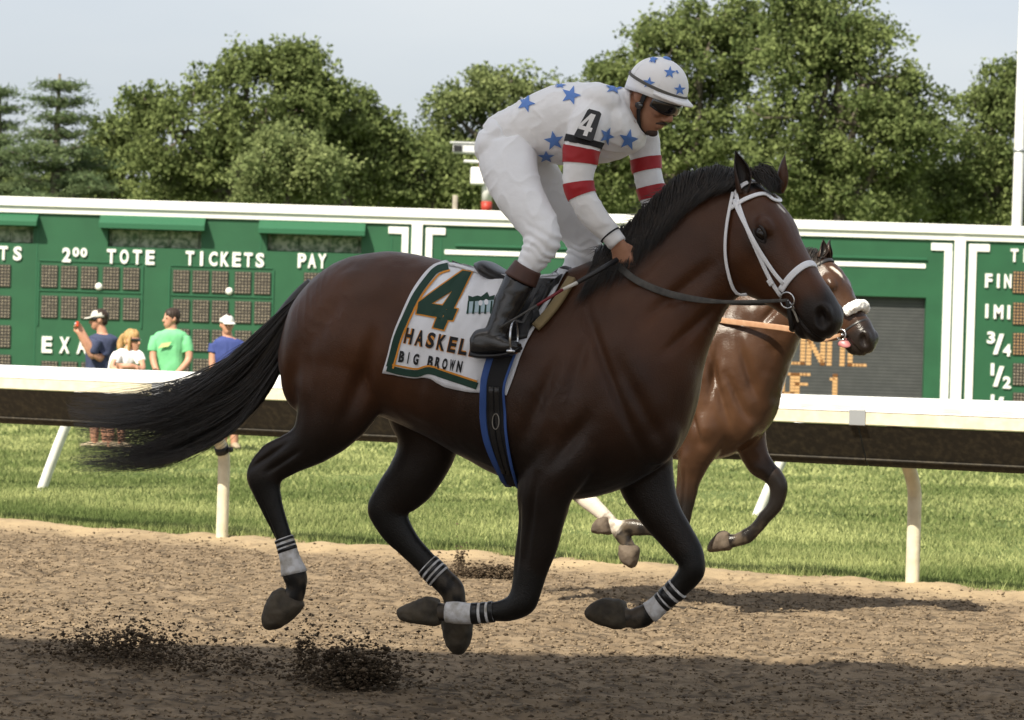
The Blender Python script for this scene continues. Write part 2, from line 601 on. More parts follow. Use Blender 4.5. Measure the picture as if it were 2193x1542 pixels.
# ---- racing rail between dirt and turf
M_WHITE = mat("white gloss paint", (0.80, 0.80, 0.79), 0.35, (0.70, 0.70, 0.67), 9.0, spec=0.5)
M_CREAM = mat("cream weathered paint", (0.66, 0.61, 0.46), 0.5, (0.56, 0.51, 0.37), 14.0, bump=0.15, bscale=40)
M_MUDDY = mat("mud spattered panel", (0.018, 0.015, 0.010), 0.75, (0.058, 0.047, 0.028), 26.0, detail=7.0, lo=0.45, hi=0.8)
M_ALU = mat("dull aluminium", (0.40, 0.42, 0.44), 0.45, metal=0.6)
M_BLACK = mat("black rubber", (0.012, 0.012, 0.013), 0.5)
def extrude(prof, s0, s1, cuts=2):
    """closed profile of (offset, height) points swept along the rail"""
    n = len(prof)
    V = []
    for s in np.linspace(s0, s1, cuts):
        V += [RP(s, o, z) for o, z in prof]
    F = []
    for k in range(cuts - 1):
        for j in range(n):
            F.append((k*n+j, k*n+(j+1) % n, (k+1)*n+(j+1) % n, (k+1)*n+j))
    F.append(tuple(range(n))[::-1]); F.append(tuple((cuts-1)*n+j for j in range(n)))
    return np.array(V), F
rail = thing("racing_rail", "long racing rail with white top tube, cream fascia and dark angled skirt on bent posts", "rail", RP(2.5, 0, 0))
S0, S1 = -14.0, 17.0
circ = [(0.50 + 0.043 * math.cos(a), 1.122 + 0.043 * math.sin(a)) for a in np.linspace(0, 2 * math.pi, 16, endpoint=False)]
V, F = extrude(circ, S0, S1, 3)
add("top_tube", V, F, M_WHITE, rail, smooth=True)
V, F = extrude([(0.36, 1.092), (0.555, 1.078), (0.555, 1.085), (0.36, 1.101)], S0, S1)
add("cover_sheet", V, F, M_WHITE, rail, smooth=False)
clips = [float(rail_so(hit_plane(x, y, RP(0, 0.55, 0), RN))[0]) for x, y in ((340, 830), (1837, 890))]
step = clips[1] - clips[0]
cl = [clips[0] - 2 * step, clips[0] - step, clips[0], clips[1], clips[1] + step, clips[1] + 2 * step]
ends = [S0] + cl + [S1]
for a, b in zip(ends[:-1], ends[1:]):
    V, F = extrude([(0.505, 1.001), (0.549, 1.001), (0.552, 1.005), (0.552, 1.073), (0.547, 1.077), (0.505, 1.077)], a + 0.02, b - 0.02)
    add("fascia_panel", V, F, M_CREAM, rail, smooth=False)
    V, F = extrude([(0.545, 0.998), (0.37, 0.765), (0.35, 0.752), (0.33, 0.765), (0.352, 0.776), (0.525, 0.998)], a + 0.004, b - 0.004)
    add("skirt_panel", V, F, M_MUDDY, rail, smooth=False)
    V, F = extrude([(0.392, 0.792), (0.398, 0.800), (0.404, 0.792), (0.398, 0.784)], a + 0.004, b - 0.004)
    add("skirt_rib", V, F, M_MUDDY, rail, smooth=False)
for s in cl:
    V, F = extrude([(0.500, 0.996), (0.556, 0.996), (0.560, 1.0), (0.560, 1.086), (0.50, 1.086)], s - 0.05, s + 0.05)
    add("joint_clip", V, F, M_ALU, rail, smooth=False)
LPOST = float(np.linalg.norm(B1 - B0)) / 2
for k in (-2, -1, 0, 1, 2, 3, 4):
    s = k * LPOST
    pts = [RP(s, 0, -0.15), RP(s, 0, 0.2), RP(s, 0, 0.52), RP(s, 0.012, 0.60), RP(s, 0.055, 0.675), RP(s, 0.13, 0.755), RP(s, 0.30, 0.91), RP(s, 0.44, 1.045)]
    V, F = tube(pts, 0.042, 14, 4, up=RU)
    add("post", V, F, M_CREAM, rail)
    if k == 0:
        a, b = RP(s, 0.02, 0.615), RP(s, 0.045, 0.655)
        V, F = tube([a, b], 0.050, 14, 1, up=RU)
        add("clamp", V, F, M_BLACK, rail)
        q = RP(s, 0.03, 0.635) + RU * 0.05
        V, F = tube([q, q + RU * 0.03], 0.018, 10, 1)
        add("clamp_bolt", V, F, M_BLACK, rail)

# ---- turf rail with leaning posts behind it
tb0, tb1 = ground(90, 1050), ground(1620, 1110)
TU = unit(tb1 - tb0)
TN = np.array([TU[1], -TU[0], 0])
turf = thing("turf_rail", "slender white rail on leaning tubular posts standing on the grass", "rail", (tb0 + tb1) / 2)
L2 = float(np.linalg.norm(tb1 - tb0)) / 2
for k in range(-1, 5):
    b = tb0 + TU * L2 * k
    V, F = tube([b + np.array([0, 0, -0.1]) - TU * 0.04, b + TU * 0.16 + TN * 0.08 + np.array([0, 0, 0.4]), b + TU * 0.43 + TN * 0.2 + np.array([0, 0, 1.0])], 0.045, 12, 3, up=TN)
    add("post", V, F, M_WHITE, turf)
z0 = np.array([0, 0, 1.03])
V, F = tube([tb0 - TU * 9 + TN * 0.2 + z0, tb0 + TU * 3 + TN * 0.2 + z0, tb1 + TU * 12 + TN * 0.2 + z0], 0.034, 12, 1, up=TN)
add("rail_tube", V, F, M_WHITE, turf)

# ---- tote board
TY = 75.0
M_GREEN = mat("green tote paint", (0.013, 0.074, 0.032), 0.55, (0.016, 0.088, 0.038), 1.2, bump=0.05, bscale=20, detail=6.0)
M_GREEN2 = mat("green trim paint", (0.017, 0.098, 0.046), 0.5)
M_TWHITE = mat("white sign paint", (0.74, 0.74, 0.71), 0.5)
M_DARK = mat("dark matrix panel", (0.030, 0.026, 0.022), 0.6)
M_BULB = mat("dead bulb glass", (0.42, 0.36, 0.27), 0.3, (0.20, 0.17, 0.13), 9.0)
M_PEEL = mat("peeling pale backing", (0.10, 0.16, 0.09), 0.8, (0.42, 0.46, 0.36), 7.0, detail=7.0, lo=0.4, hi=0.6)
M_LED = mat("grey display face", (0.050, 0.053, 0.054), 0.55, (0.064, 0.067, 0.067), 3.0)
M_AMBER = mat("amber display dots", (0.42, 0.25, 0.11), 0.6, emit=((1.0, 0.55, 0.22), 0.10))
def TT(px, py):
    q = at_depth(px, py, TY)
    return q[0], q[2]
TS = TY / FPX                                  # metres per pixel on the board
tote = thing("tote_board", "long green tote board with white cap, lettering and dark number panels", "tote board", (0, TY, 0))
tx0, tx1 = -44.0, 40.0
tz1 = TT(1096, 487)[1]                          # underside of the white cap
ztop = TT(1096, 453)[1]
holes = []
def hole(px0, px1, py0, py1, d):
    cx, cy = (px0 + px1) / 2, (py0 + py1) / 2
    X, Z = TT(cx, cy)
    w, h = (px1 - px0) * TS / 2, (py1 - py0) * TS / 2
    holes.append((X - w, X + w, Z - h, Z + h, d))
    return holes[-1]
W1 = hole(-70, 71, 483, 519, 0.35)
W2 = hole(231, 431, 484, 531, 0.35)
W3 = hole(572, 774, 496, 540, 0.35)
LED = hole(1130, 1980, 625, 870, 0.22)
def board_front():
    xs = sorted(set([tx0, tx1] + [h[0] for h in holes] + [h[1] for h in holes]))
    zs = sorted(set([-0.2, tz1 + 0.05] + [h[2] for h in holes] + [h[3] for h in holes]))
    mb = MB()
    for a, b in zip(xs[:-1], xs[1:]):
        for c, d in zip(zs[:-1], zs[1:]):
            mx, mz = (a + b) / 2, (c + d) / 2
            if any(h[0] < mx < h[1] and h[2] < mz < h[3] for h in holes): continue
            mb.add([(a, TY, c), (b, TY, c), (b, TY, d), (a, TY, d)], [(0, 1, 2, 3)])
    for h in holes:
        a, b, c, d, dep = h
        Y = TY + dep
        mb.add([(a,TY,c),(b,TY,c),(b,TY,d),(a,TY,d),(a,Y,c),(b,Y,c),(b,Y,d),(a,Y,d)], [(0,4,5,1),(1,5,6,2),(2,6,7,3),(3,7,4,0)])
    mb.box((tx0, TY + 0.55, -0.2), (tx1, TY + 0.8, tz1 + 0.05))
    for x in (tx0, tx1):
        mb.add([(x, TY, -0.2), (x, TY + 0.55, -0.2), (x, TY + 0.55, tz1 + 0.05), (x, TY, tz1 + 0.05)], [(0, 1, 2, 3)])
    mb.obj("board", M_GREEN, tote)
board_front()
for h in (W1, W2, W3):
    a, b, c, d, dep = h
    MB().box((a, TY + dep, c), (b, TY + dep + 0.03, d)).obj("window_back", M_PEEL, tote)
    w = b - a
    for k in range(3):
        x = a + 0.05 + (w - 0.1) * (k + 0.03) / 3
        MB().box((x, TY + dep - 0.05, c + 0.02), (x + (w - 0.1) / 3 - 0.08, TY + dep - 0.01, d - 0.12), 0.01).obj("window_pane", M_PEEL, tote)
MB().box((LED[0], TY + LED[4], LED[2]), (LED[1], TY + LED[4] + 0.03, LED[3])).obj("display_face", M_LED, tote)
# fine module lines of the display
lm = MB()
for z in np.arange(LED[2] + 0.09, LED[3], 0.09):
    lm.box((LED[0], TY + LED[4] - 0.006, z), (LED[1], TY + LED[4] - 0.003, z + 0.022))
lm.obj("display_louvres", mat("display louvre", (0.034, 0.036, 0.037), 0.6), tote)
# cap
MB().box((tx0, TY - 0.14, tz1 + 0.17), (tx1, TY + 0.9, ztop), 0.02).obj("cap", M_TWHITE, tote)
MB().box((tx0, TY - 0.07, tz1), (tx1, TY + 0.05, tz1 + 0.165), 0.01).obj("cap_trim", M_TWHITE, tote)
def tbox(name, px0, px1, py0, py1, out, m, bev=0.008, back=0.003):
    X, Z = TT((px0 + px1) / 2, (py0 + py1) / 2)
    w, h = (px1 - px0) * TS / 2, (py1 - py0) * TS / 2
    return MB().box((X - w, TY - out, Z - h), (X + w, TY + back, Z + h), bev).obj(name, m, tote)
def tbar(name, px, py0, pw, out, m):
    """vertical bar from a pixel row down to the ground"""
    X, Z = TT(px, py0)
    w = pw * TS / 2
    return MB().box((X - w, TY - out, 0.0), (X + w, TY + 0.003, Z), 0.008).obj(name, m, tote)
for px, top in ((894, 478), (2056, 508)):
    tbar("divider", px, top, 23, 0.09, M_TWHITE)
tbar("bracket_upright", 868, 501, 14, 0.05, M_TWHITE); tbox("bracket_arm", 832, 875, 486, 501, 0.048, M_TWHITE)
tbar("bracket_upright", 919, 503, 14, 0.05, M_TWHITE); tbox("bracket_arm", 912, 954, 488, 503, 0.048, M_TWHITE)
tbar("bracket_upright", 2031, 537, 17, 0.05, M_TWHITE); tbox("bracket_arm", 1994, 2039, 521, 537, 0.048, M_TWHITE)
tbar("bracket_upright", 2083, 539, 16, 0.05, M_TWHITE); tbox("bracket_arm", 2075, 2119, 523, 539, 0.048, M_TWHITE)
tbox("white_rule", 952, 1982, 550, 560, 0.03, M_TWHITE)
tbox("green_ledge", 975, 1985, 538, 543, 0.06, M_GREEN2)
for x, y0 in ((82, 458), (560, 470), (840, 478), (946, 482)):
    tbar("panel_seam", x, y0, 2.5, 0.012, M_GREEN2)
# awnings
def awning(px0, px1, py0, py1):
    X, Z = TT((px0 + px1) / 2, (py0 + py1) / 2)
    w, h = (px1 - px0) * TS / 2, (py1 - py0) * TS / 2
    V = [(X-w, TY, Z+h), (X+w, TY, Z+h), (X+w, TY-0.36, Z-h*0.35), (X-w, TY-0.36, Z-h*0.35), (X-w, TY-0.36, Z-h), (X+w, TY-0.36, Z-h), (X+w, TY, Z-h), (X-w, TY, Z-h)]
    F = [(0,3,2,1), (3,4,5,2), (4,7,6,5), (0,7,4,3), (1,2,5,6)]
    add("awning", V, F, M_GREEN2, tote, smooth=False)
awning(-100, 83, 455, 482); awning(216, 441, 459, 492); awning(556, 783, 472, 503)
# lettering
def text_mesh(s, bold=0.0):
    cu = bpy.data.curves.new("t", 'FONT')
    cu.body = s
    cu.offset = bold
    cu.resolution_u = 3
    o = bpy.data.objects.new("t", cu)
    C.objects.link(o)
    dg = bpy.context.evaluated_depsgraph_get()
    m = o.evaluated_get(dg).to_mesh()
    V = np.array([v.co[:] for v in m.vertices]); F = [tuple(p.vertices) for p in m.polygons]
    o.evaluated_get(dg).to_mesh_clear()
    bpy.data.objects.remove(o); bpy.data.curves.remove(cu)
    return V, F
def tletter(ch, px, py, pw, ph, out=0.05, m=None, shear=0.0):
    V, F = text_mesh(ch, 0.035)
    lo, hi = V.min(0), V.max(0)
    X, Z = TT(px, py)
    u = (V[:, 0] - (lo[0] + hi[0]) / 2) / max(hi[0] - lo[0], 1e-3) * pw * TS
    v = (V[:, 1] - (lo[1] + hi[1]) / 2) / (hi[1] - lo[1]) * ph * TS
    n = len(V)
    A = np.stack([X + u + shear * v, np.full(n, TY - out), Z + v], 1)
    B = A.copy(); B[:, 1] = TY + 0.002
    es = {}
    for f in F:
        for i in range(len(f)):
            e = (f[i], f[(i+1) % len(f)])
            es[e] = es.get(e, 0) + 1
    side = [(a, b, b + n, a + n) for (a, b) in es if (b, a) not in es]
    add("letter", np.vstack([A, B]), list(F) + side, m or M_TWHITE, tote, smooth=False)
def tword(s, px0, px1, py, pw, ph, slope=0.0297):
    k = len(s)
    for i, ch in enumerate(s):
        if ch == ' ': continue
        x = px0 + (px1 - px0) * (i / (k - 1) if k > 1 else 0)
        w = pw * (0.35 if ch in 'I1' else 1.25 if ch in 'M' else 1)
        tletter(ch, x, py + slope * (x - px0), w, ph)
tword("TS", 8, 38, 542, 18, 30); tword("ETS"[:1], -24, -24, 541, 18, 30)
tletter("2", 143, 546, 18, 31); tletter("0", 163, 540, 14, 20); tletter("0", 180, 541, 14, 20)
tword("TOTE", 239, 322, 549, 19, 31); tword("TICKETS", 407, 557, 553, 18, 31); tword("PAY", 647, 690, 558, 18, 31)
tword("EXA", 101, 176, 738, 22, 35)
tword("TIME", 2172, 2240, 547, 16, 28)
tword("FIN", 2117, 2158, 601, 15, 30); tletter("1", 2113, 666, 6, 30); tword("MI", 2138, 2160, 668, 16, 30)
tletter("3", 2122, 723, 17, 26); tletter("/", 2138, 737, 22, 44); tletter("4", 2156, 750, 17, 26)
tletter("1", 2125, 791, 7, 26); tletter("/", 2138, 806, 22, 44); tletter("2", 2156, 819, 17, 26)
tletter("1", 2125, 858, 7, 26); tletter("/", 2138, 872, 22, 44); tletter("4", 2156, 886, 17, 26)
# number panels of bulbs
def bulb_mesh():
    w, h = 35 * TS / 2, 48 * TS / 2
    fr = MB().box((-w, -0.035, -h), (w, 0.0, h), 0.008)
    bb = MB()
    for i in range(5):
        for j in range(7):
            x = -w + w * 2 * (i + 0.5) / 5; z = -h + 2 * h * (j + 0.5) / 7
            r = 0.034
            V = [(x-r,-0.03,z),(x,-0.03,z+r),(x+r,-0.03,z),(x,-0.03,z-r),(x,-0.062,z)]
            bb.add(V, [(0,4,1),(1,4,2),(2,4,3),(3,4,0)])
    a, fa = fr.get(); b, fb = bb.get()
    m1 = mesh_np("number_panel", a, fa, False); m1.materials.append(M_DARK)
    m2 = mesh_np("bulbs", b, fb, False); m2.materials.append(M_BULB)
    m3 = mesh_np("lit_bulbs", b, fb, False); m3.materials.append(M_AMBER)
    return m1, m2, m3
BM1, BM2, BM3 = bulb_mesh()
def panel(px, py, lit=False):
    X, Z = TT(px, py)
    o = bpy.data.objects.new("number_panel", BM1); C.objects.link(o); o.parent = tote
    o.location = (X, TY - 0.002 - TY, Z)
    b = bpy.data.objects.new("bulbs", BM3 if lit else BM2); C.objects.link(b); b.parent = o; b["kind"] = "stuff"
for cols, rows in (((-78, -37, 5), (588, 655, 718, 781)), ((106, 148, 191, 238, 281), (592, 657)), ((388, 430, 471, 520, 562), (602, 665, 728, 791)),
                   ((106, 148, 191), (797,)), ((668, 709, 750, 799), (608, 672, 735))):
    for y in rows:
        for x in cols:
            panel(x, y + 0.0297 * (x - cols[0]))
for y in (605, 672, 737):
    panel(2186, y, True)
    panel(2230, y + 1, True)
for y in (802, 865):
    panel(2186, y); panel(2230, y + 1)
for x, y in ((212, 614), (491, 624), (-50, 606)):
    X, Z = TT(x, y)
    V, F = ellipsoid((X, TY - 0.03, Z), (0.1, 0, 0), (0, 0.07, 0), (0, 0, 0.1))
    add("globe_lamp", V, F, M_TWHITE, tote)
# group frames
for x0, x1, y0, y1 in ((84, 304, 560, 562), (366, 584, 571, 573), (84, 304, 624, 626), (366, 584, 634, 636)):
    tbox("frame_strip", x0, x1, y0, y1, 0.03, M_GREEN2, 0.004)
for x, y in ((84, 562), (364, 572), (306, 568), (586, 578)):
    X, Z = TT(x, y)
    MB().box((X - 0.02, TY - 0.03, Z - 1.7), (X + 0.02, TY + 0.003, Z), 0.004).obj("frame_strip", M_GREEN2, tote)
# amber message, the strokes one can read past the horses
def stroke_letter(ch, px, py, pw, ph):
    X, Z = TT(px, py); Y = TY + LED[4] - 0.012
    w, h, t = pw * TS / 2, ph * TS / 2, 0.066
    segs = {"U": [(-1,-1,-1,1),(1,-1,1,1),(-1,-1,1,-1)], "N": [(-1,-1,-1,1),(1,-1,1,1),(-1,1,1,-1)], "I": [(0,-1,0,1)],
            "L": [(-1,-1,-1,1),(-1,-1,1,-1)], "O": [(-1,-1,-1,1),(1,-1,1,1),(-1,-1,1,-1),(-1,1,1,1)],
            "F": [(-1,-1,-1,1),(-1,1,1,1),(-1,0,0.6,0)], "1": [(0,-1,0,1),(-1,0.6,0,1)]}[ch]
    mb = MB()
    for a, b, c, d in segs:
        A = np.array([X + a * w, Z + b * h]); B = np.array([X + c * w, Z + d * h])
        k = max(2, int(np.linalg.norm(B - A) / 0.085) + 1)
        for q in np.linspace(0, 1, k):
            p = A + (B - A) * q
            mb.box((p[0] - t, Y, p[1] - 0.036), (p[0] + t, Y + 0.006, p[1] + 0.036))
    mb.obj("display_letter", M_AMBER, tote)
for ch, x in (("U", 1706), ("N", 1749), ("I", 1778), ("I", 1806), ("L", 1838)):
    stroke_letter(ch, x, 752 + 0.0297 * (x - 1706), 30 if ch in "UNL" else 10, 52)
for ch, x in (("O", 1688), ("F", 1720), ("1", 1790)):
    stroke_letter(ch, x, 822 + 0.0297 * (x - 1688), 22 if ch != "1" else 12, 42)

# ---- poles above the board
M_RED = mat("red paint", (0.35, 0.035, 0.02), 0.5)
M_LGREY = mat("light grey housing", (0.55, 0.56, 0.57), 0.4)
CY = 90.0
cs = CY / FPX
def cpt(px, py): return at_depth(px, py, CY)
pb = cpt(1042, 440); pt = cpt(1036, 372)
cctv = thing("surveillance_camera", "grey boxed surveillance camera on a white pole with red band above the tote board", "camera", (pb[0], CY, 0))
V, F = tube([(pb[0], CY, 0), (pb[0], CY, pb[2] - 0.15)], 0.17, 14, 1); add("pole", V, F, M_WHITE, cctv)
V, F = tube([(pb[0], CY, pb[2] - 0.25), (pb[0], CY, pb[2] + 0.12)], 0.176, 14, 1); add("red_band", V, F, M_RED, cctv)
V, F = tube([(pb[0], CY, pb[2] + 0.1), (pb[0], CY, pt[2] + 0.1)], 0.168, 14, 1); add("pole_top", V, F, M_WHITE, cctv)
q = cpt(1024, 378); MB().box((q[0] - 0.24, CY - 0.32, q[2] - 0.28), (q[0] + 0.2, CY + 0.1, q[2] + 0.28), 0.04).obj("junction_box", M_WHITE, cctv)
q = cpt(1012, 345); MB().box((q[0] - 0.28, CY - 0.15, q[2] - 0.06), (q[0] + 0.5, CY + 0.15, q[2] + 0.03), 0.02).obj("bracket", M_LGREY, cctv)
q = cpt(1036, 357); MB().box((q[0] - 0.15, CY - 0.12, q[2] - 0.12), (q[0] + 0.15, CY + 0.12, q[2] + 0.16), 0.02).obj("mount", M_RED, cctv)
q = cpt(1005, 318)
hs = MB().box((q[0] - 0.52, CY - 0.2, q[2] - 0.17), (q[0] + 0.62, CY + 0.2, q[2] + 0.13), 0.04); hs.obj("housing", M_LGREY, cctv)
MB().box((q[0] - 0.62, CY - 0.24, q[2] + 0.135), (q[0] + 0.66, CY + 0.24, q[2] + 0.19), 0.015).obj("sun_shield", M_LGREY, cctv)
MB().box((q[0] - 0.50, CY - 0.215, q[2] - 0.12), (q[0] - 0.22, CY - 0.197, q[2] + 0.08), 0.0).obj("lens_window", M_BLACK, cctv)
q = cpt(975, 418)
V, F = tube([(q[0], CY, 0), (q[0], CY, q[2])], 0.085, 10, 1)
props(add("thin_post", V, F, mat("weathered grey wood", (0.30, 0.27, 0.22), 0.8, (0.22, 0.2, 0.16), 5)), "short slim grey post beside the surveillance camera pole", "post")
fp = at_depth(2178, 480, 84.0)
pole = thing("flagpole", "tall thick white pole rising behind the tote board", "pole", (fp[0], 84.0, 0))
V, F = tube([(fp[0], 84, 0), (fp[0], 84, 9), (fp[0], 84, 20)], [0.17, 0.15, 0.09], 14, 2); add("shaft", V, F, M_WHITE, pole)
V, F = tube([(fp[0], 84, 0), (fp[0], 84, 0.5)], 0.26, 14, 1); add("base", V, F, M_ALU, pole)
V, F = sphere((fp[0], 84, 20.05), 0.14); add("finial", V, F, M_ALU, pole)
V, F = tube([(fp[0], 84, 7.6), (fp[0], 84, 7.68)], 0.175, 14, 1); add("collar", V, F, M_ALU, pole)

# ---- unseen grandstand behind the photographer, its open roof shaped and placed to cast shade
M_ROOF = mat("roof sheeting", (0.55, 0.56, 0.56), 0.6)
M_CONC = mat("concrete", (0.42, 0.41, 0.38), 0.8, (0.5, 0.49, 0.46), 3)
gs = thing("grandstand", "unseen open grandstand roof, shaped to shade the foreground, on slim columns over low terraces", "grandstand", (-6, -4, 0))
GZ = 11.0
g1 = 12.68 - GZ / math.tan(SUN_EL) * math.cos(SUN_AZ)
MB().box((-46, g1 - 7.0, GZ), (36, g1, GZ + 0.25), 0.03).obj("roof", M_ROOF, gs)
for x in np.arange(-44, 36, 8.0):
    V, F = tube([(x, g1 - 5.5, 0), (x, g1 - 5.5, GZ)], 0.16, 12, 1); add("column", V, F, M_ROOF, gs)
for k in range(5):
    MB().box((-46, g1 - 7.2 - 0.9 * k, 0), (36, g1 - 6.3 - 0.9 * k, 0.35 * (k + 1))).obj("terrace", M_CONC, gs)

# ================================================================== trees
M_LEAF = leaf_mat("broad leaves", (0.070, 0.100, 0.036), (0.230, 0.275, 0.105))
M_LEAF2 = leaf_mat("pale leaves", (0.090, 0.125, 0.048), (0.265, 0.305, 0.130))
M_PINE = leaf_mat("pine needles", (0.055, 0.090, 0.046), (0.190, 0.240, 0.115))
M_BARK = mat("bark", (0.09, 0.075, 0.055), 0.9, (0.16, 0.14, 0.11), 6, bump=0.6, bscale=12, bdist=0.05)

def leaves(pts, size, rng, flat=0.0, wide=0.6):
    n = len(pts)
    a = rng.normal(0, 1, (n, 3)); a[:, 2] *= (1 - flat)
    a /= np.linalg.norm(a, axis=1, keepdims=True)
    b = rng.normal(0, 1, (n, 3)); b -= a * (a * b).sum(1, keepdims=True)
    b /= np.linalg.norm(b, axis=1, keepdims=True)
    s = size * rng.uniform(0.6, 1.4, (n, 1))
    nrm = np.cross(a, b)
    V = np.stack([pts - a * s, pts + b * s * wide + nrm * s * 0.2, pts + a * s, pts - b * s * wide + nrm * s * 0.2], 1)
    F = np.arange(n * 4).reshape(n, 4)
    return V.reshape(-1, 3), F

def limb(mb, a, b, r0, r1, rng, wob=0.12):
    a, b = np.asarray(a, float), np.asarray(b, float)
    L = np.linalg.norm(b - a)
    pts = [a + (b - a) * t + (rng.normal(0, wob * L * 0.3, 3) if 0 < t < 1 else 0) for t in (0, 0.35, 0.7, 1)]
    V, F = tube(pts, list(np.linspace(r0, r1, 4)), 7, 2)
    mb.add(V, F)
    return pts

def tree(name, label, Y, lobes, m, seed, leaf=0.100, dens=1.45, group=None, trunk_px=None, tr=0.35):
    """lobes: pixel ellipses (cx, cy, rx, ry) of the crown's masses, given depth at distance Y"""
    rng = np.random.default_rng(seed)
    ps = Y / FPX
    P, T = [], []
    cen = [(at_depth(cx, cy, Y), rx * ps, ry * ps) for cx, cy, rx, ry in lobes]
    ax = np.average([c[0][0] for c in cen], weights=[c[1] for c in cen]) if trunk_px is None else at_depth(trunk_px, 400, Y)[0]
    root = thing(name, label, "tree", (ax, Y, 0), group)
    wood = MB()
    zlow = min(c[0][2] - c[2] for c in cen)
    fork = max(1.5, zlow + 0.8)
    limb(wood, (ax, Y, -0.2), (ax, Y, fork), tr, tr * 0.75, rng, 0.03)
    top = max(cen, key=lambda c: c[0][2] + c[2])[0]
    limb(wood, (ax, Y, fork), top, tr * 0.75, 0.06, rng, 0.1)
    for c, rx, rz in cen:
        ry = min(rx, rz) * 0.95
        c = c + np.array([0, rng.uniform(-0.25, 0.25) * ry, 0])
        limb(wood, (ax, Y, fork * rng.uniform(0.9, 1.2)), c, tr * 0.5, 0.07, rng, 0.15)
        area = (rx * rz + rx * ry + ry * rz) / 3
        nb = int(11 + 4.6 * area)
        d = rng.normal(0, 1, (nb, 3)); d /= np.linalg.norm(d, axis=1, keepdims=True)
        rad = rng.uniform(0.35, 1.0, (nb, 1)) ** 0.5
        bc = c + d * rad * np.array([rx, ry, rz])
        for q in bc:
            if rng.random() < 0.25:
                limb(wood, c, q, 0.07, 0.025, rng, 0.15)
            br = rng.uniform(0.45, 1.15)
            ct = rng.uniform(-0.24, 0.24)
            ntw = int(rng.integers(7, 12))
            for t in range(ntw):
                e = rng.normal(0, 1, 3); e /= np.linalg.norm(e)
                tc = q + e * br * rng.uniform(0.5, 1.0) * np.array([1.1, 1.1, 0.75])
                k = int(rng.integers(12, 20) * dens)
                lp = tc + rng.normal(0, 0.19, (k, 3)) * np.array([1, 1, 0.8])
                P.append(lp)
                T.append(np.full(k, 0.5 + ct + rng.uniform(-0.22, 0.22)) + rng.normal(0, 0.06, k))
    P = np.concatenate(P); T = np.concatenate(T)
    k = P[:, 2] > 0.4
    P, T = P[k], T[k]
    V, F = leaves(P, leaf, rng)
    cr = add("crown", V, F, m, root, smooth=False)
    set_attr(cr, "tint", np.repeat(np.clip(T, 0, 1), 4))
    wood.obj("trunk", M_BARK, root, smooth=True)
    return root

def pine(label, Y, px, topy, spread, seed):
    rng = np.random.default_rng(seed)
    q = at_depth(px, topy, Y)
    H = q[2]; R = spread * Y / FPX
    root = thing("pine_tree", label, "tree", (q[0], Y, 0))
    wood = MB(); limb(wood, (q[0], Y, -0.2), (q[0], Y, H), 0.4, 0.05, rng, 0.02)
    P, T = [], []
    for z in np.arange(1.2, H - 0.1, 0.66):
        f = (H - z) / H
        Rz = R * min(1.0, 0.16 + 1.25 * f) * rng.uniform(0.75, 1.1)
        for k in range(int(rng.integers(6, 9))):
            a = rng.uniform(0, 6.28); r = Rz * rng.uniform(0.55, 1.15)
            e = np.array([q[0] + r * math.cos(a), Y + r * math.sin(a), z + r * rng.uniform(-0.02, 0.28)])
            s = np.array([q[0], Y, z])
            limb(wood, s, e, 0.06, 0.015, rng, 0.06)
            nt = max(3, int(r / 0.22)); ct = rng.uniform(-0.12, 0.12)
            for t in np.linspace(0.25, 1.05, nt):
                c = s + (e - s) * t
                kk = int(rng.integers(34, 48))
                P.append(c + rng.normal(0, 1, (kk, 3)) * np.array([0.34, 0.34, 0.10]))
                T.append(np.full(kk, 0.5 + ct + rng.uniform(-0.2, 0.2)) + rng.normal(0, 0.1, kk))
    P = np.concatenate(P); T = np.concatenate(T)
    V, F = leaves(P, 0.15, rng, 0.3, 0.16)
    cr = add("crown", V, F, M_PINE, root, smooth=False)
    set_attr(cr, "tint", np.repeat(np.clip(T, 0, 1), 4))
    wood.obj("trunk", M_BARK, root, smooth=True)

pine("dark blue-green pine with layered horizontal branches above the tote board", 112, 128, 158, 200, 31)
pine("short dark pine with rounded top crowding the taller layered pine", 116, 0, 190, 170, 32)
tree("broadleaf_tree", "low dark tree in the dip beside the layered pine", 125, [(255, 330, 60, 70), (290, 300, 55, 75), (215, 370, 60, 60)], M_LEAF, 41, dens=1.4)
tree("broadleaf_tree", "wide rounded tree with twin bushy tops and gaps of sky", 118,
     [(400, 290, 110, 130), (520, 230, 110, 120), (640, 220, 85, 115), (520, 360, 130, 100), (380, 370, 95, 70), (330, 240, 50, 50), (530, 140, 45, 40), (625, 140, 45, 45), (690, 170, 45, 40)], M_LEAF, 42)
tree("broadleaf_tree", "dark domed tree joined to the wide twin-topped tree", 121,
     [(755, 290, 85, 105), (720, 350, 110, 90), (790, 240, 45, 45), (800, 370, 60, 70), (700, 240, 55, 50)], M_LEAF, 43)
tree("broadleaf_tree", "small pale tree with bare forked stem showing in front of the domed tree", 108,
     [(610, 330, 75, 50), (560, 370, 60, 60), (665, 360, 70, 60), (620, 400, 90, 40)], M_LEAF2, 44, leaf=0.085, tr=0.2)
tree("broadleaf_tree", "mid green tree with thin feathery top behind the surveillance camera", 128,
     [(1060, 290, 105, 120), (975, 250, 60, 60), (1070, 190, 60, 45), (930, 360, 80, 75), (1150, 330, 100, 110), (1180, 210, 50, 40)], M_LEAF2, 45)
tree("broadleaf_tree", "shaded low tree filling the gap left of the camera pole", 122,
     [(880, 360, 60, 75), (850, 310, 40, 45), (930, 400, 80, 50), (1000, 400, 70, 50)], M_LEAF, 46)
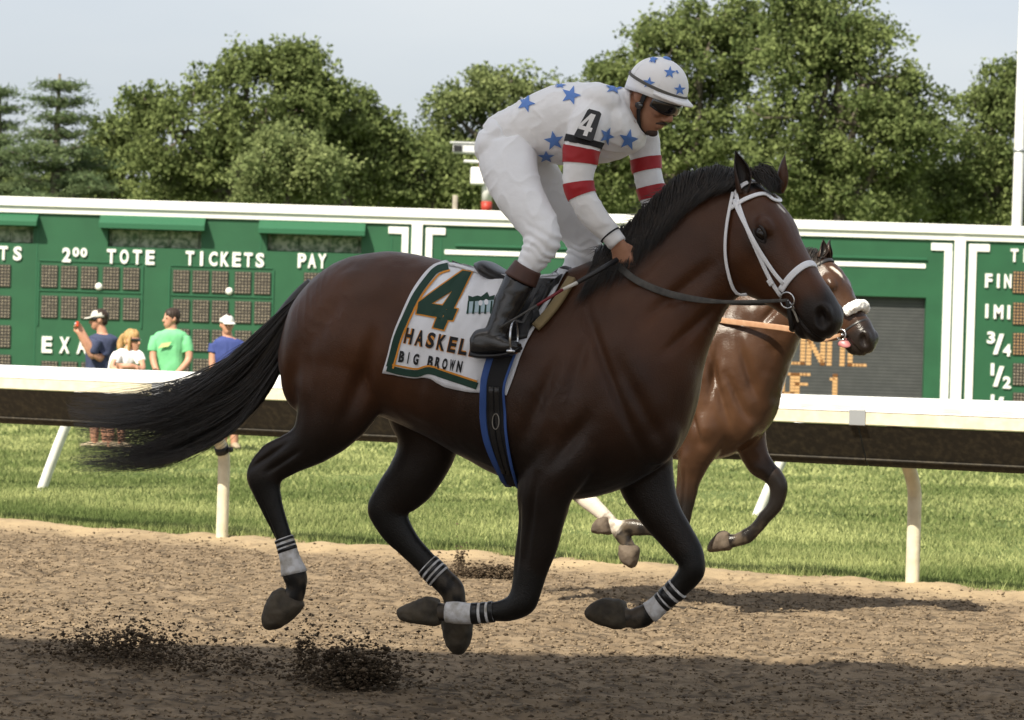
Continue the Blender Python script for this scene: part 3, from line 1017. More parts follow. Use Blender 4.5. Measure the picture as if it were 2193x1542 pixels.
tree("broadleaf_tree", "towering dark tree behind the star-spotted helmet", 124,
     [(1480, 120, 130, 130), (1540, 40, 85, 60), (1400, 170, 110, 100), (1330, 180, 70, 50), (1500, 260, 160, 130), (1400, 330, 150, 100), (1290, 380, 80, 70), (1600, 100, 60, 70)], M_LEAF, 47)
tree("broadleaf_tree", "tallest broad green tree reaching past the picture top behind the horse's ears", 116,
     [(1780, 60, 105, 90), (1720, 130, 110, 110), (1850, 180, 110, 120), (1780, 260, 190, 130), (1690, 350, 140, 110), (1900, 300, 120, 120), (1960, 240, 65, 80), (1850, 400, 150, 70), (1710, 30, 60, 60)], M_LEAF, 48)
tree("broadleaf_tree", "green tree beside the tall white pole with tapering top", 119,
     [(2120, 270, 80, 110), (2090, 370, 100, 100), (2200, 330, 90, 120), (2140, 190, 50, 50), (2250, 250, 70, 90), (2020, 420, 70, 60)], M_LEAF, 49)
tree("broadleaf_tree", "leafy tree just beyond the white pole", 123,
     [(2350, 300, 90, 120), (2400, 380, 90, 80), (2300, 400, 70, 60)], M_LEAF, 50, dens=1.2)
HEDGE = ["shadowy shrub of the hedge under the %s" % t for t in ("short dark pine", "short dark pine, on its far side", "layered pine", "low dark tree in the dip", "wide twin-topped tree", "small pale tree with forked stem",
         "dark domed tree", "surveillance camera pole", "feathery mid green tree", "rider's back", "towering dark tree behind the helmet", "tallest broad green tree", "tree beside the white pole", "leafy tree beyond the white pole")]
for k, x in enumerate(np.linspace(-80, 2300, 14)):
    p = at_depth(x, 420, 134 + (k % 3) * 3)
    rng = np.random.default_rng(70 + k)
    ntw = 70
    cc = p + rng.normal(0, 1, (ntw, 3)) * np.array([2.2, 0.9, 0.9]); cc[:, 2] = np.abs(cc[:, 2] - 1.0) + 0.6
    P = (cc[:, None] + rng.normal(0, 0.38, (ntw, 30, 3))).reshape(-1, 3)
    P[:, 2] = np.maximum(P[:, 2], 0.1)
    V, F = leaves(P, 0.24, rng)
    o = props(add("hedge_shrub", V, F, M_LEAF, smooth=False), HEDGE[k], "shrub", "shrubs of the hedge behind the tote board")
    set_attr(o, "tint", np.repeat(np.clip(rng.normal(0.35, 0.15, len(P)), 0, 1), 4))

# ================================================================== horses
def leg_loft(sg, st):
    """st rows: px, py, half thickness px, lateral half width m, lateral offset m"""
    pts = np.array([sg.P(r[0], r[1], r[4]) for r in st])
    hw = np.array([r[2] * depth(p) / FPX for r, p in zip(st, pts)])
    wl = np.array([r[3] for r in st])
    T = np.gradient(pts, axis=0)
    A1 = []
    for t, h in zip(T, hw):
        t = t - sg.Y * np.dot(t, sg.Y)
        A1.append(unit(np.cross(sg.Y, t)) * h)
    A1 = np.array(A1)
    A2 = sg.Y[None] * wl[:, None]
    return pts, A1, A2

def leg_range(pts, A1, A2, i0, i1, grow=1.0, n=16, k=5, pad=0.0):
    """loft along a stretch of the leg given by fractional station numbers"""
    S = crom(np.hstack([pts, A1, A2]), 20)
    a, b = int(i0 * 20), int(i1 * 20)
    idx = np.unique(np.linspace(a, b, max(3, k)).astype(int))
    Q = S[idx]
    g1 = np.linalg.norm(Q[:, 3:6], axis=1, keepdims=True); g2 = np.linalg.norm(Q[:, 6:9], axis=1, keepdims=True)
    return loft(Q[:, :3], Q[:, 3:6] * (grow + pad / g1), Q[:, 6:9] * (grow + pad / g2), n=n, k=1)

def hoof_mesh(sg, poly, lat, w=0.056):
    """hoof from its side outline, rounded towards both sides"""
    Q = np.array(resample(list(poly) + [poly[0]], 40)[:-1])
    P = np.array([sg.P(x, y, lat) for x, y in Q])
    c = P.mean(0)
    rings = []
    for t in (-1.0, -0.85, -0.5, 0, 0.5, 0.85, 1.0):
        k = math.sqrt(max(0.0, 1 - abs(t) ** 2.6)) * 0.72 + 0.28
        rings.append(c + (P - c) * k + sg.Y * w * t)
    n = len(P); V = np.concatenate(rings + [[rings[0].mean(0)], [rings[-1].mean(0)]]); m = len(rings)
    F = [(i*n+j, i*n+(j+1) % n, (i+1)*n+(j+1) % n, (i+1)*n+j) for i in range(m-1) for j in range(n)]
    F += [(m*n, (j+1) % n, j) for j in range(n)] + [(m*n+1, (m-1)*n+j, (m-1)*n+(j+1) % n) for j in range(n)]
    V, F = remesh(MB().add(V, F), 0.0055)
    V = smooth_np(V, F, 5, 0.5, 0)
    N = normals_np(V, F)
    V += N * (0.002 + 0.0028 * fbm(V * 45, 2))[:, None]
    return V, F

class Head:
    def __init__(self, sg, poll_px, yaw, nose_dx, nose_dy, lat=0.0, scale=1.0, roll=0.0):
        self.o = sg.P(*poll_px, lat)
        t = math.radians(yaw)
        h, v = nose_dx, nose_dy
        hd = np.array([math.cos(t), -math.sin(t), 0])
        self.a = unit(hd * h - np.array([0, 0, v]))               # poll to nose
        self.d = unit(hd * v + np.array([0, 0, h]))               # dorsal
        self.l = np.cross(self.d, self.a)                         # towards the animal's left / far side
        if np.dot(self.l, sg.Y) < 0: self.l = -self.l
        if roll:
            c, s = math.cos(roll), math.sin(roll)
            self.d, self.l = self.d * c + self.l * s, self.l * c - self.d * s
        self.s = scale
    def p(self, t, d, l):
        return self.o + self.s * (self.a * t + self.d * d + self.l * l)
    def loc(self, V):
        q = (V - self.o) / self.s
        return np.stack([q @ self.a, q @ self.d, q @ self.l], -1)

HEAD_ST = [(-0.05, -0.005, -0.20, 0.066), (0.02, 0.014, -0.262, 0.084), (0.07, 0.026, -0.312, 0.100), (0.13, 0.032, -0.340, 0.112), (0.19, 0.028, -0.330, 0.114), (0.25, 0.015, -0.296, 0.100),
           (0.32, 0.003, -0.252, 0.082), (0.39, -0.002, -0.217, 0.070), (0.46, -0.004, -0.192, 0.065), (0.52, -0.008, -0.178, 0.065), (0.565, -0.018, -0.170, 0.061), (0.595, -0.036, -0.155, 0.048), (0.61, -0.060, -0.130, 0.028)]

def build_horse(name, label, sg, torso, legs, blobs, hd, coat, gz=0.0, white_leg=None, voxel=0.0075, dark=0.74, seed=3):
    mb = MB()
    T = [sg.P(*r[0]) for r in torso]; Bm = [sg.P(*r[1]) for r in torso]
    offs = [r[3] if len(r) > 3 else 0.0 for r in torso]
    T = [t + sg.Y * o for t, o in zip(T, offs)]; Bm = [b + sg.Y * o for b, o in zip(Bm, offs)]
    Cn = [(t + b) / 2 for t, b in zip(T, Bm)]; A1 = [(t - b) / 2 for t, b in zip(T, Bm)]
    A2 = [sg.Y * r[2] for r in torso]
    mb.add(*loft(Cn, A1, A2, n=40, k=5, sq=2.15, pear=0.10))
    LG = []
    for st, hoof in legs:
        L = leg_loft(sg, st); LG.append(L)
        mb.add(*loft(*L, n=20, k=5, sq=2.1))
    for (px, py, lat), (fx, fy), (rx, rz, ry) in blobs:
        c = sg.P(px, py, lat)
        u = unit(sg.P(px + fx, py + fy, lat) - c); w = np.cross(u, sg.Y)
        mb.add(*ellipsoid(c, u * rx, sg.Y * ry, w * rz, 20, 12))
    # head
    hs = HEAD_ST
    mb.add(*loft([hd.p(t, (d + v) / 2, 0) for t, d, v, w in hs], [hd.d * (d - v) / 2 * hd.s for t, d, v, w in hs], [hd.l * w * hd.s for t, d, v, w in hs], n=32, k=5, sq=2.35, pear=-0.13))
    for sgn in (-1, 1):
        mb.add(*ellipsoid(hd.p(0.125, -0.205, sgn * 0.070), hd.a * 0.108, hd.d * 0.115, hd.l * 0.036))      # cheek
        mb.add(*ellipsoid(hd.p(0.172, -0.030, sgn * 0.084), hd.a * 0.050, hd.d * 0.036, hd.l * 0.034))      # brow
        mb.add(*ellipsoid(hd.p(0.545, -0.058, sgn * 0.041), hd.a * 0.042, hd.d * 0.042, hd.l * 0.028))      # nostril wing
        mb.add(*ellipsoid(hd.p(0.27, -0.085, sgn * 0.060), hd.a * 0.09, hd.d * 0.016, hd.l * 0.022))        # facial crest
    mb.add(*ellipsoid(hd.p(0.520, -0.168, 0), hd.a * 0.050, hd.d * 0.032, hd.l * 0.044))                      # chin
    mb.add(*ellipsoid(hd.p(0.585, -0.085, 0), hd.a * 0.034, hd.d * 0.044, hd.l * 0.044))                      # upper lip
    V, F = remesh(mb, voxel)
    z = hd.loc(V)
    inhead = (z[:, 0] > 0.06) & (z[:, 0] < 0.7) & (z[:, 1] > -0.32) & (np.abs(z[:, 2]) < 0.16)
    V = smooth_np(V, F, 9, 0.55, -0.56, mask=np.where(inhead, 0.55, 1.0))
    V = smooth_np(V, F, 16, 0.5, 0, mask=np.where(inhead, 0.08, np.where(V[:, 2] < coat['soft_z'], 0.10, 1.0)))
    # creases where limbs meet the trunk stay; nostrils, mouth, eye hollows are pressed in
    z = hd.loc(V)
    N = normals_np(V, F)
    for sgn in (-1, 1):
        q = ((z[:, 0] - 0.562) / 0.026) ** 2 + ((z[:, 1] + 0.060 + (z[:, 0] - 0.562) * 0.4) / 0.019) ** 2
        k = np.exp(-q * 0.9) * (z[:, 2] * sgn > 0.012)
        V -= hd.l[None] * (sgn * 0.030 * k)[:, None] + hd.a[None] * (0.012 * k)[:, None]
        rim = np.exp(-((np.sqrt(q) - 1.55) / 0.35) ** 2) * (z[:, 2] * sgn > 0.012)
        V += N * (0.004 * rim)[:, None]
        q = ((z[:, 0] - 0.235) / 0.06) ** 2 + ((z[:, 1] + 0.035) / 0.03) ** 2
        V -= hd.l[None] * (sgn * 0.006 * np.exp(-q) * (z[:, 2] * sgn > 0.02))[:, None]
        q = ((z[:, 0] - 0.185) / 0.024) ** 2 + ((z[:, 1] + 0.050) / 0.016) ** 2
        V -= hd.l[None] * (sgn * 0.010 * np.exp(-q) * (z[:, 2] * sgn > 0.02))[:, None]
        q = ((z[:, 0] - 0.10) / 0.035) ** 2 + ((z[:, 1] + 0.03) / 0.03) ** 2
        V -= hd.l[None] * (sgn * 0.008 * np.exp(-q) * (z[:, 2] * sgn > 0.02))[:, None]
    ml = -0.132 + 0.10 * np.maximum(0, z[:, 0] - 0.54)
    k = np.exp(-((z[:, 1] - ml) / 0.0055) ** 2) * sstep(0.455, 0.48, z[:, 0])
    V -= N * (0.009 * k)[:, None]
    # veins and slack of the coat
    lv = sg.loc(V)
    V += N * (coat.get('amp', 0.0026) * fbm(lv * np.array([5, 5, 5]) + seed, 3))[:, None]
    V += N * (0.0020 * fbm(lv * np.array([16, 16, 7]) + seed * 3, 2) * (lv[:, 1] < 0))[:, None]
    rip = 1 - np.abs(vnoise(np.stack([lv[:, 0] * 30 + lv[:, 2] * 12, lv[:, 1] * 8, lv[:, 2] * 9 - lv[:, 0] * 5], -1) + 2.5 * vnoise(lv * 5)[:, None]))
    V += N * (0.0030 * (rip ** 6) * sstep(0.15, 0.6, vnoise(lv * 3.3 + 11)))[:, None]
    # groups of muscle: shallow furrows
    for (ax, ay), (bx, by), dep, wid in coat["furrows"]:
        A, B = sg.loc(sg.P(ax, ay)), sg.loc(sg.P(bx, by))
        d = (B - A)[[0, 2]]; L2_ = d @ d
        rel = lv[:, [0, 2]] - A[[0, 2]]
        t = np.clip(rel @ d / L2_, 0, 1)
        dist = np.linalg.norm(rel - t[:, None] * d, axis=1)
        k = np.exp(-(dist / wid) ** 2) * (lv[:, 1] < -0.02) * np.sin(np.pi * np.clip(t * 0.9 + 0.05, 0, 1))
        V -= N * (2.0 * dep * k)[:, None]
    lv = sg.loc(V)
    black = np.zeros(len(V)); wh = np.zeros(len(V)); mud = np.zeros(len(V))
    for (st, hoof), L in zip(legs, LG):
        S = crom(np.hstack([L[0], np.linalg.norm(L[1], axis=1)[:, None]]), 6)
        lo = V[:, 2].min()
        cand = np.where(V[:, 2] < S[:, 2].max() + 0.1)[0]
        d = np.linalg.norm(V[cand, None, :] - S[None, :, :3], axis=2) / S[None, :, 3]
        j = d.argmin(1); dm = d.min(1)
        par = j / 6.0
        s0 = st[0][5] if len(st[0]) > 5 else len(st) * 0.45
        f = sstep(s0 - 1.2, s0 + 1.0, par + 0.25 * vnoise(lv[cand] * 14)) * (dm < 1.9)
        black[cand] = np.maximum(black[cand], f)
        e = len(st) - 1
        mf = sstep(e - 4.5, e - 0.5, par + 1.3 * vnoise(lv[cand] * 22 + 7)) * sstep(-0.5, 0.5, fbm(lv[cand] * 30, 2)) * (dm < 1.9)
        mud[cand] = np.maximum(mud[cand], 0.75 * mf)
        if white_leg is not None and white_leg[0] is st:
            wh[cand] = np.maximum(wh[cand], sstep(white_leg[1], white_leg[1] + 0.5, par + 0.2 * vnoise(lv[cand] * 20)) * (1 - sstep(white_leg[2], white_leg[2] + 0.4, par)) * (dm < 1.9))
    black = np.maximum(black, sstep(0.40, 0.52, z[:, 0] + 0.03 * vnoise(lv * 20)) * inhead * 0.92)
    eye = np.exp(-(((z[:, 0] - 0.20) / 0.055) ** 2 + ((z[:, 1] + 0.075) / 0.05) ** 2)) * inhead
    black = np.maximum(black, 0.75 * eye)
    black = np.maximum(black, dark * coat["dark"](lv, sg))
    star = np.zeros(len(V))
    for t0, l0, rt, rl in coat["stars"]:
        star = np.maximum(star, 1 - sstep(0.6, 1.0, np.sqrt(((z[:, 0] - t0) / rt) ** 2 + ((z[:, 2] - l0 - 0.3 * (z[:, 0] - t0)) / rl) ** 2) + 0.25 * vnoise(lv * 60)) * 1.0)
    star = star * (z[:, 1] > -0.03) * inhead
    wh = np.maximum(wh, star)
    root = thing(name, label, "horse", (sg.O[0], sg.O[1], gz))
    o = add("body", V, F, coat["mat"], root)
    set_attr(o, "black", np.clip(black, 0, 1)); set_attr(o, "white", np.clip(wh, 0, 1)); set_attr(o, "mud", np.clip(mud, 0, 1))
    for (st, hoof), L in zip(legs, LG):
        v, f = hoof_mesh(sg, hoof, st[-1][4])
        add("hoof", v, f, coat["hoof"], root)
    for sgn in (-1, 1):
        v, f = ellipsoid(hd.p(0.187, -0.049, sgn * 0.097), hd.a * 0.028, hd.d * 0.022, hd.l * 0.019, 20, 14)
        e = add("eye", v, f, M_EYE, root)
        for up in (1, -1):
            v, f = tube([hd.p(0.153, -0.052, sgn * 0.098), hd.p(0.168, -0.049 + up * 0.017, sgn * 0.108), hd.p(0.190, -0.049 + up * 0.020, sgn * 0.111), hd.p(0.209, -0.051 + up * 0.013, sgn * 0.106), hd.p(0.224, -0.058, sgn * 0.098)], [0.003, 0.0045, 0.0050, 0.0045, 0.003], 8, 4)
            add("eyelid", v, f, M_LID, e)
    return root, o, V, F, LG

def coat_mat(name, c1, c2, c_black, rough, sheen=0.2):
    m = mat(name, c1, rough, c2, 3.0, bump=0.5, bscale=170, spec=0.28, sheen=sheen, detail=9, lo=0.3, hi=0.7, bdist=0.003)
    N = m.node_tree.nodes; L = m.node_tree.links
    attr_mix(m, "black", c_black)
    attr_mix(m, "white", (0.62, 0.56, 0.48))
    attr_mix(m, "mud", (0.105, 0.082, 0.058))
    return m
M_EYE = mat("horse eye", (0.010, 0.006, 0.004), 0.22, spec=0.45)
M_LID = mat("dark eyelid", (0.018, 0.013, 0.011), 0.5)
M_HOOF = mat("muddy hoof", (0.032, 0.026, 0.018), 0.75, (0.075, 0.060, 0.040), 18, bump=0.5, bscale=60, bdist=0.004)
M_HOOF2 = mat("pale brown hoof", (0.070, 0.052, 0.038), 0.8, (0.12, 0.092, 0.066), 20, bump=0.4, bscale=60, bdist=0.004)
M_EARIN = mat("inner ear", (0.045, 0.028, 0.020), 0.9)

def ear(root, base, tip, face, side, m, w=0.036, blk=0.35):
    """cupped ear: base and tip points, face = the way its opening looks"""
    base, tip = np.asarray(base), np.asarray(tip)
    ax = tip - base; L = np.linalg.norm(ax); ax = ax / L
    f = unit(face - ax * np.dot(face, ax)); s = np.cross(ax, f)
    nt, na = 14, 13
    outer, inner = [], []
    for i in range(nt):
        t = i / (nt - 1)
        r = w * (0.55 + 1.25 * t - 1.80 * t ** 2.2) if t < 1 else 0
        r = max(r, 0.0012)
        sp = math.radians(150 - 95 * t)
        c = base + ax * L * t + s * side * 0.012 * math.sin(math.pi * t) - f * 0.02 * t * t
        for j in range(na):
            a = -sp + 2 * sp * j / (na - 1)
            d = -f * math.cos(a) + s * math.sin(a)
            outer.append(c + d * r); inner.append(c + d * max(r - 0.0045, r * 0.2))
    V = np.array(outer + inner); n = nt * na
    F = []
    for i in range(nt - 1):
        for j in range(na - 1):
            q = (i*na+j, i*na+j+1, (i+1)*na+j+1, (i+1)*na+j)
            F.append(q); F.append(tuple(x + n for x in q[::-1]))
        for j in (0, na - 1):
            F.append((i*na+j, (i+1)*na+j, (i+1)*na+j+n, i*na+j+n))
    o = add("ear", V, F, m, root)
    set_attr(o, "black", np.concatenate([np.clip(blk + 0.9 * ((np.arange(n) // na) / nt) ** 2, 0, 1), np.full(n, 0.9)]))
    set_attr(o, "white", np.zeros(2 * n))
    return o

# ---- the bay in front
SG = Sag(1050, 800, 10.95, 15)
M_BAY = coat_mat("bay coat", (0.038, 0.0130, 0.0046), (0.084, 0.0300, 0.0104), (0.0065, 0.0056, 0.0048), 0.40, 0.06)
torso1 = [((628, 668), (606, 800), 0.10), ((662, 612), (640, 862), 0.215), ((735, 556), (722, 895), 0.270), ((830, 539), (812, 892), 0.275), ((915, 550), (905, 930), 0.262), ((1010, 574), (1000, 982), 0.280),
          ((1100, 590), (1088, 1026), 0.285), ((1185, 585), (1190, 1068), 0.262), ((1262, 562), (1290, 1062), 0.240), ((1312, 545), (1375, 1025), 0.225), ((1352, 515), (1452, 966), 0.195),
          ((1392, 470), (1489, 876), 0.158), ((1440, 425), (1506, 786), 0.124), ((1500, 394), (1532, 712), 0.104, -0.005), ((1556, 386), (1566, 650), 0.092, -0.01), ((1600, 400), (1612, 622), 0.082, -0.015)]
nh = [(770, 650, 90, .10, -.12, 6.4), (742, 740, 120, .130, -.135), (722, 830, 112, .125, -.145), (706, 893, 84, .105, -.145), (666, 946, 52, .072, -.14), (626, 970, 43, .052, -.135), (588, 990, 44, .043, -.13),
      (567, 1020, 40, .044, -.13), (572, 1052, 31, .037, -.13), (583, 1087, 24.5, .029, -.13), (598, 1127, 20.5, .025, -.13), (611, 1162, 19.5, .025, -.13), (621, 1197, 21, .027, -.13), (631, 1232, 27.5, .034, -.13), (634, 1260, 22, .029, -.13), (624, 1284, 25, .035, -.13)]
fh = [(900, 720, 95, .10, .12, 5.2), (905, 820, 98, .12, .13), (915, 905, 82, .11, .135), (914, 962, 66, .088, .13), (884, 1024, 58, .070, .13), (850, 1062, 50, .052, .13), (831, 1094, 47, .043, .13), (846, 1130, 37, .036, .13),
      (874, 1166, 29, .030, .13), (908, 1202, 25.5, .027, .13), (941, 1236, 26.5, .030, .13), (968, 1264, 28, .033, .13), (975, 1296, 25, .030, .13), (977, 1316, 27, .035, .13)]
nf = [(1255, 870, 92, .07, -.15, 4.4), (1205, 975, 76, .092, -.15), (1168, 1050, 62, .080, -.145), (1159, 1115, 51, .062, -.14), (1149, 1170, 46, .052, -.135), (1138, 1215, 39, .045, -.13), (1130, 1252, 33, .041, -.13), (1117, 1289, 31, .043, -.13),
      (1088, 1306, 24, .035, -.13), (1055, 1310, 20.5, .028, -.13), (1015, 1314, 20.5, .027, -.13), (975, 1312, 22, .031, -.13), (950, 1311, 19.5, .028, -.13), (934, 1310, 23, .033, -.13)]
ff = [(1350, 860, 90, .07, .14, 3.8), (1372, 960, 72, .088, .13), (1388, 1042, 60, .075, .125), (1418, 1105, 45, .056, .12), (1450, 1150, 38, .046, .12), (1476, 1190, 32, .043, .12), (1481, 1222, 29, .043, .12), (1459, 1252, 25, .034, .12),
      (1427, 1281, 20.5, .028, .12), (1399, 1306, 21.5, .028, .12), (1373, 1322, 24.5, .032, .12), (1348, 1325, 20, .028, .12), (1330, 1319, 23, .033, .12)]
legs1 = [(nh, ((603, 1258), (648, 1288), (646, 1304), (620, 1332), (590, 1348), (570, 1346), (563, 1330), (568, 1300), (584, 1270))),
         (fh, ((948, 1302), (1005, 1308), (1011, 1340), (1003, 1382), (985, 1403), (965, 1392), (950, 1352))),
         (nf, ((940, 1285), (942, 1337), (900, 1336), (866, 1330), (851, 1316), (856, 1302), (893, 1286), (916, 1278))),
         (ff, ((1340, 1291), (1343, 1342), (1306, 1344), (1276, 1333), (1255, 1320), (1253, 1308), (1268, 1292), (1295, 1281), (1325, 1284)))]
blobs1 = [((1330, 790, -.135), (0.35, 1), (0.30, 0.17, 0.085)), ((1330, 790, .135), (0.35, 1), (0.30, 0.17, 0.085)),
          ((1235, 925, -.150), (-0.5, 1), (0.17, 0.12, 0.085)), ((1260, 925, .150), (-0.3, 1), (0.17, 0.12, 0.085)),
          ((1392, 890, -.070), (0.1, 1), (0.20, 0.125, 0.10)), ((1392, 890, .070), (0.1, 1), (0.20, 0.125, 0.10)),
          ((755, 712, -.15), (-0.3, 1), (0.26, 0.21, 0.10)), ((755, 712, .15), (-0.3, 1), (0.26, 0.21, 0.10)),
          ((655, 780, -.11), (-0.1, 1), (0.20, 0.10, 0.10)), ((655, 780, .11), (-0.1, 1), (0.20, 0.10, 0.10)),
          ((1170, 1060, -.13), (0, 1), (0.15, 0.095, 0.075)), ((1000, 790, -.17), (1, 0.25), (0.42, 0.26, 0.115)), ((1000, 790, .17), (1, 0.25), (0.42, 0.26, 0.115)),
          ((1235, 612, 0), (1, -0.25), (0.20, 0.06, 0.06))]
HD = Head(SG, (1621, 398), 36, 0.357, 0.425, lat=-0.02, scale=1.06)
coat1 = dict(soft_z=0.95, mat=M_BAY, hoof=M_HOOF, stars=[(0.130, -0.004, 0.024, 0.010)],
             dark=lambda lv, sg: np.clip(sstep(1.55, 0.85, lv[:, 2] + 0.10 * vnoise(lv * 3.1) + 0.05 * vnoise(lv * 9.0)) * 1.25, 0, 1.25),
             furrows=[((1270, 640), (1410, 1000), 0.010, 0.022), ((1230, 760), (1150, 960), 0.010, 0.03), ((1300, 880), (1200, 1010), 0.009, 0.03), ((1345, 760), (1440, 960), 0.008, 0.028), ((850, 700), (800, 900), 0.012, 0.03), ((690, 700), (650, 900), 0.006, 0.035),
                      ((1400, 690), (1545, 560), 0.010, 0.03), ((1440, 760), (1560, 640), 0.008, 0.02), ((700, 720), (720, 880), 0.005, 0.03), ((1180, 1010), (1150, 1200), 0.006, 0.012), ((1140, 1060), (1128, 1230), 0.005, 0.010), ((560, 1045), (618, 1190), 0.005, 0.007), ((575, 1035), (628, 1185), 0.004, 0.006), ((650, 945), (560, 1005), 0.006, 0.010), ((680, 960), (600, 1010), 0.005, 0.010), ((1085, 1296), (990, 1304), 0.004, 0.006), ((1085, 1318), (990, 1322), 0.004, 0.006),
                      ((1070, 640), (1010, 900), 0.003, 0.02), ((1140, 700), (1090, 930), 0.003, 0.02), ((960, 700), (930, 880), 0.004, 0.025), ((1290, 700), (1250, 860), 0.007, 0.03), ((1330, 640), (1460, 520), 0.007, 0.03), ((780, 620), (700, 760), 0.006, 0.04), ((820, 780), (770, 930), 0.010, 0.03)])
horse1, H1B, HV, HF, LG1 = build_horse("galloping_horse", "dark bay racehorse at full gallop in white bridle and numbered saddle cloth", SG, torso1, legs1, blobs1, HD, coat1, gz=0.0)
H1BVH = BVHTree.FromPolygons(HV.tolist(), HF.tolist())
ear(horse1, SG.P(1590, 412, -0.085), SG.P(1580, 321, -0.095), unit(RIGHT * 0.35 - FWD), 1, M_BAY, w=0.041)
ear(horse1, SG.P(1668, 412, 0.03), SG.P(1692, 333, 0.06), unit(RIGHT * 0.9 + FWD * 0.25), -1, M_BAY, w=0.034, blk=0.0)

# ================================================================== tack and hair
def snap(bvh, px, py, off=0.004, fallback=None):
    d = ray(px, py)
    h = bvh.ray_cast(Vector(CAM), Vector(d), 60.0)
    if h[0] is None:
        p = fallback if fallback is not None else SG.P(px, py, -0.1)
        h = bvh.find_nearest(Vector(p))
    n = np.array(h[1]); p = np.array(h[0])
    if np.dot(n, d) > 0: n = -n
    return p + n * off, n

def strap_mesh(P, Nn, w, th, n=12, twist=None):
    P = np.asarray(P); Nn = np.asarray(Nn)
    T = np.gradient(P, axis=0)
    w = np.full(len(P), w) if np.isscalar(w) else np.asarray(w)
    A1, A2 = [], []
    for t, m, ww in zip(T, Nn, w):
        t = unit(t); m = unit(m - t * np.dot(m, t))
        A1.append(m * th / 2); A2.append(np.cross(t, m) * ww / 2)
    return loft(P, A1, A2, n=n, k=1, sq=5.0)

def strap_px(bvh, px, w, th, off=0.004, n=24, sm=3):
    pts = resample(px, n)
    R = [snap(bvh, x, y, off) for x, y in pts]
    P = np.array([r[0] for r in R]); Nn = np.array([r[1] for r in R])
    for i in range(sm):
        P[1:-1] = P[1:-1] * 0.5 + (P[:-2] + P[2:]) * 0.25
        Nn[1:-1] = Nn[1:-1] * 0.5 + (Nn[:-2] + Nn[2:]) * 0.25
    return P, Nn

def mirror_head(P, hd):
    q = hd.loc(P); q[:, 2] *= -1
    return hd.o + hd.s * (q[:, 0:1] * hd.a + q[:, 1:2] * hd.d + q[:, 2:3] * hd.l)

def mirror_sag(P, sg):
    d = (np.asarray(P) - sg.O) @ sg.Y
    return np.asarray(P) - 2 * d[:, None] * sg.Y[None]

def decal(name, polys, bvh, m, parent, off=0.0025, maxlen=14.0, thick=0.0):
    """flat marking laid on a surface: polys are pixel outlines (first outer, rest holes)"""
    from mathutils.geometry import tessellate_polygon
    loops = [[Vector((float(x), float(-y), 0)) for x, y in p] for p in polys]
    flat = [v for l in loops for v in l]
    bm = bmesh.new()
    vs = [bm.verts.new(v) for v in flat]
    for t in tessellate_polygon(loops):
        try: bm.faces.new([vs[i] for i in t])
        except ValueError: pass
    for it in range(4):
        es = [e for e in bm.edges if e.calc_length() > maxlen]
        if not es: break
        bmesh.ops.subdivide_edges(bm, edges=es, cuts=1, use_grid_fill=False)
        bmesh.ops.triangulate(bm, faces=bm.faces[:])
    bm.verts.index_update()
    V = np.array([snap(bvh, v.co.x, -v.co.y, off)[0] for v in bm.verts])
    F = [tuple(v.index for v in f.verts) for f in bm.faces]
    bm.free()
    return add(name, V, F, m, parent)

def decal_strip(name, px, w, bvh, m, parent, off, n=40):
    pts = resample(px, n)
    T = np.gradient(pts, axis=0); T /= np.linalg.norm(T, axis=1, keepdims=True)
    Nn = np.stack([-T[:, 1], T[:, 0]], 1)
    V = []
    for a, b in zip(pts - Nn * w / 2, pts + Nn * w / 2):
        V += [snap(bvh, *a, off)[0], snap(bvh, *b, off)[0]]
    F = [(2*i, 2*i+1, 2*i+3, 2*i+2) for i in range(len(pts) - 1)]
    return add(name, V, F, m, parent)

def decal_text(s, o, right, up, bvh, m, parent, off=0.003, bold=0.03, name="letter", grow=0.0):
    """each letter snapped to a surface; o = pixel of the first baseline corner, right = pixel vector of the whole line, up = pixel vector of a capital's height"""
    n = len(s)
    for i, ch in enumerate(s):
        if ch == ' ': continue
        V, F = text_mesh(ch, bold)
        lo, hi = V.min(0), V.max(0)
        u = (V[:, 0] - lo[0]) / max(hi[0] - lo[0], 1e-3); v = (V[:, 1] - lo[1]) / (hi[1] - lo[1])
        if ch in 'I1': u = 0.28 + 0.2 * u
        u = (i + 0.06 + 0.72 * u) / n
        px = np.array(o)[None] + u[:, None] * np.array(right)[None] + v[:, None] * np.array(up)[None]
        W = [snap(bvh, x, y, off)[0] for x, y in px]
        add(name, W, F, m, parent, smooth=False)

def strands(name, curves, radii, m, parent, seg=3):
    """thin tapering hairs; curves (n, k, 3)"""
    Cv = np.asarray(curves); n, k, _ = Cv.shape
    T = np.gradient(Cv, axis=1); T /= np.linalg.norm(T, axis=2, keepdims=True) + 1e-9
    ref = np.array([0.3, -0.9, 0.3])
    A = np.cross(T, ref); A /= np.linalg.norm(A, axis=2, keepdims=True) + 1e-9
    B = np.cross(T, A)
    tt = np.linspace(0, 1, k)
    r = radii[:, None] * (0.75 + 0.5 * np.sin(np.pi * np.minimum(tt * 1.3, 1)) - 0.70 * tt ** 2.5)[None]
    V = np.stack([Cv + (A * math.cos(a) + B * math.sin(a)) * r[..., None] for a in np.linspace(0, 2 * math.pi, seg, endpoint=False)], 2)   # n,k,seg,3
    idx = np.arange(n * k * seg).reshape(n, k, seg)
    F = []
    for j in range(seg):
        j2 = (j + 1) % seg
        F.append(np.stack([idx[:, :-1, j], idx[:, :-1, j2], idx[:, 1:, j2], idx[:, 1:, j]], -1).reshape(-1, 4))
    return add(name, V.reshape(-1, 3), np.concatenate(F), m, parent)

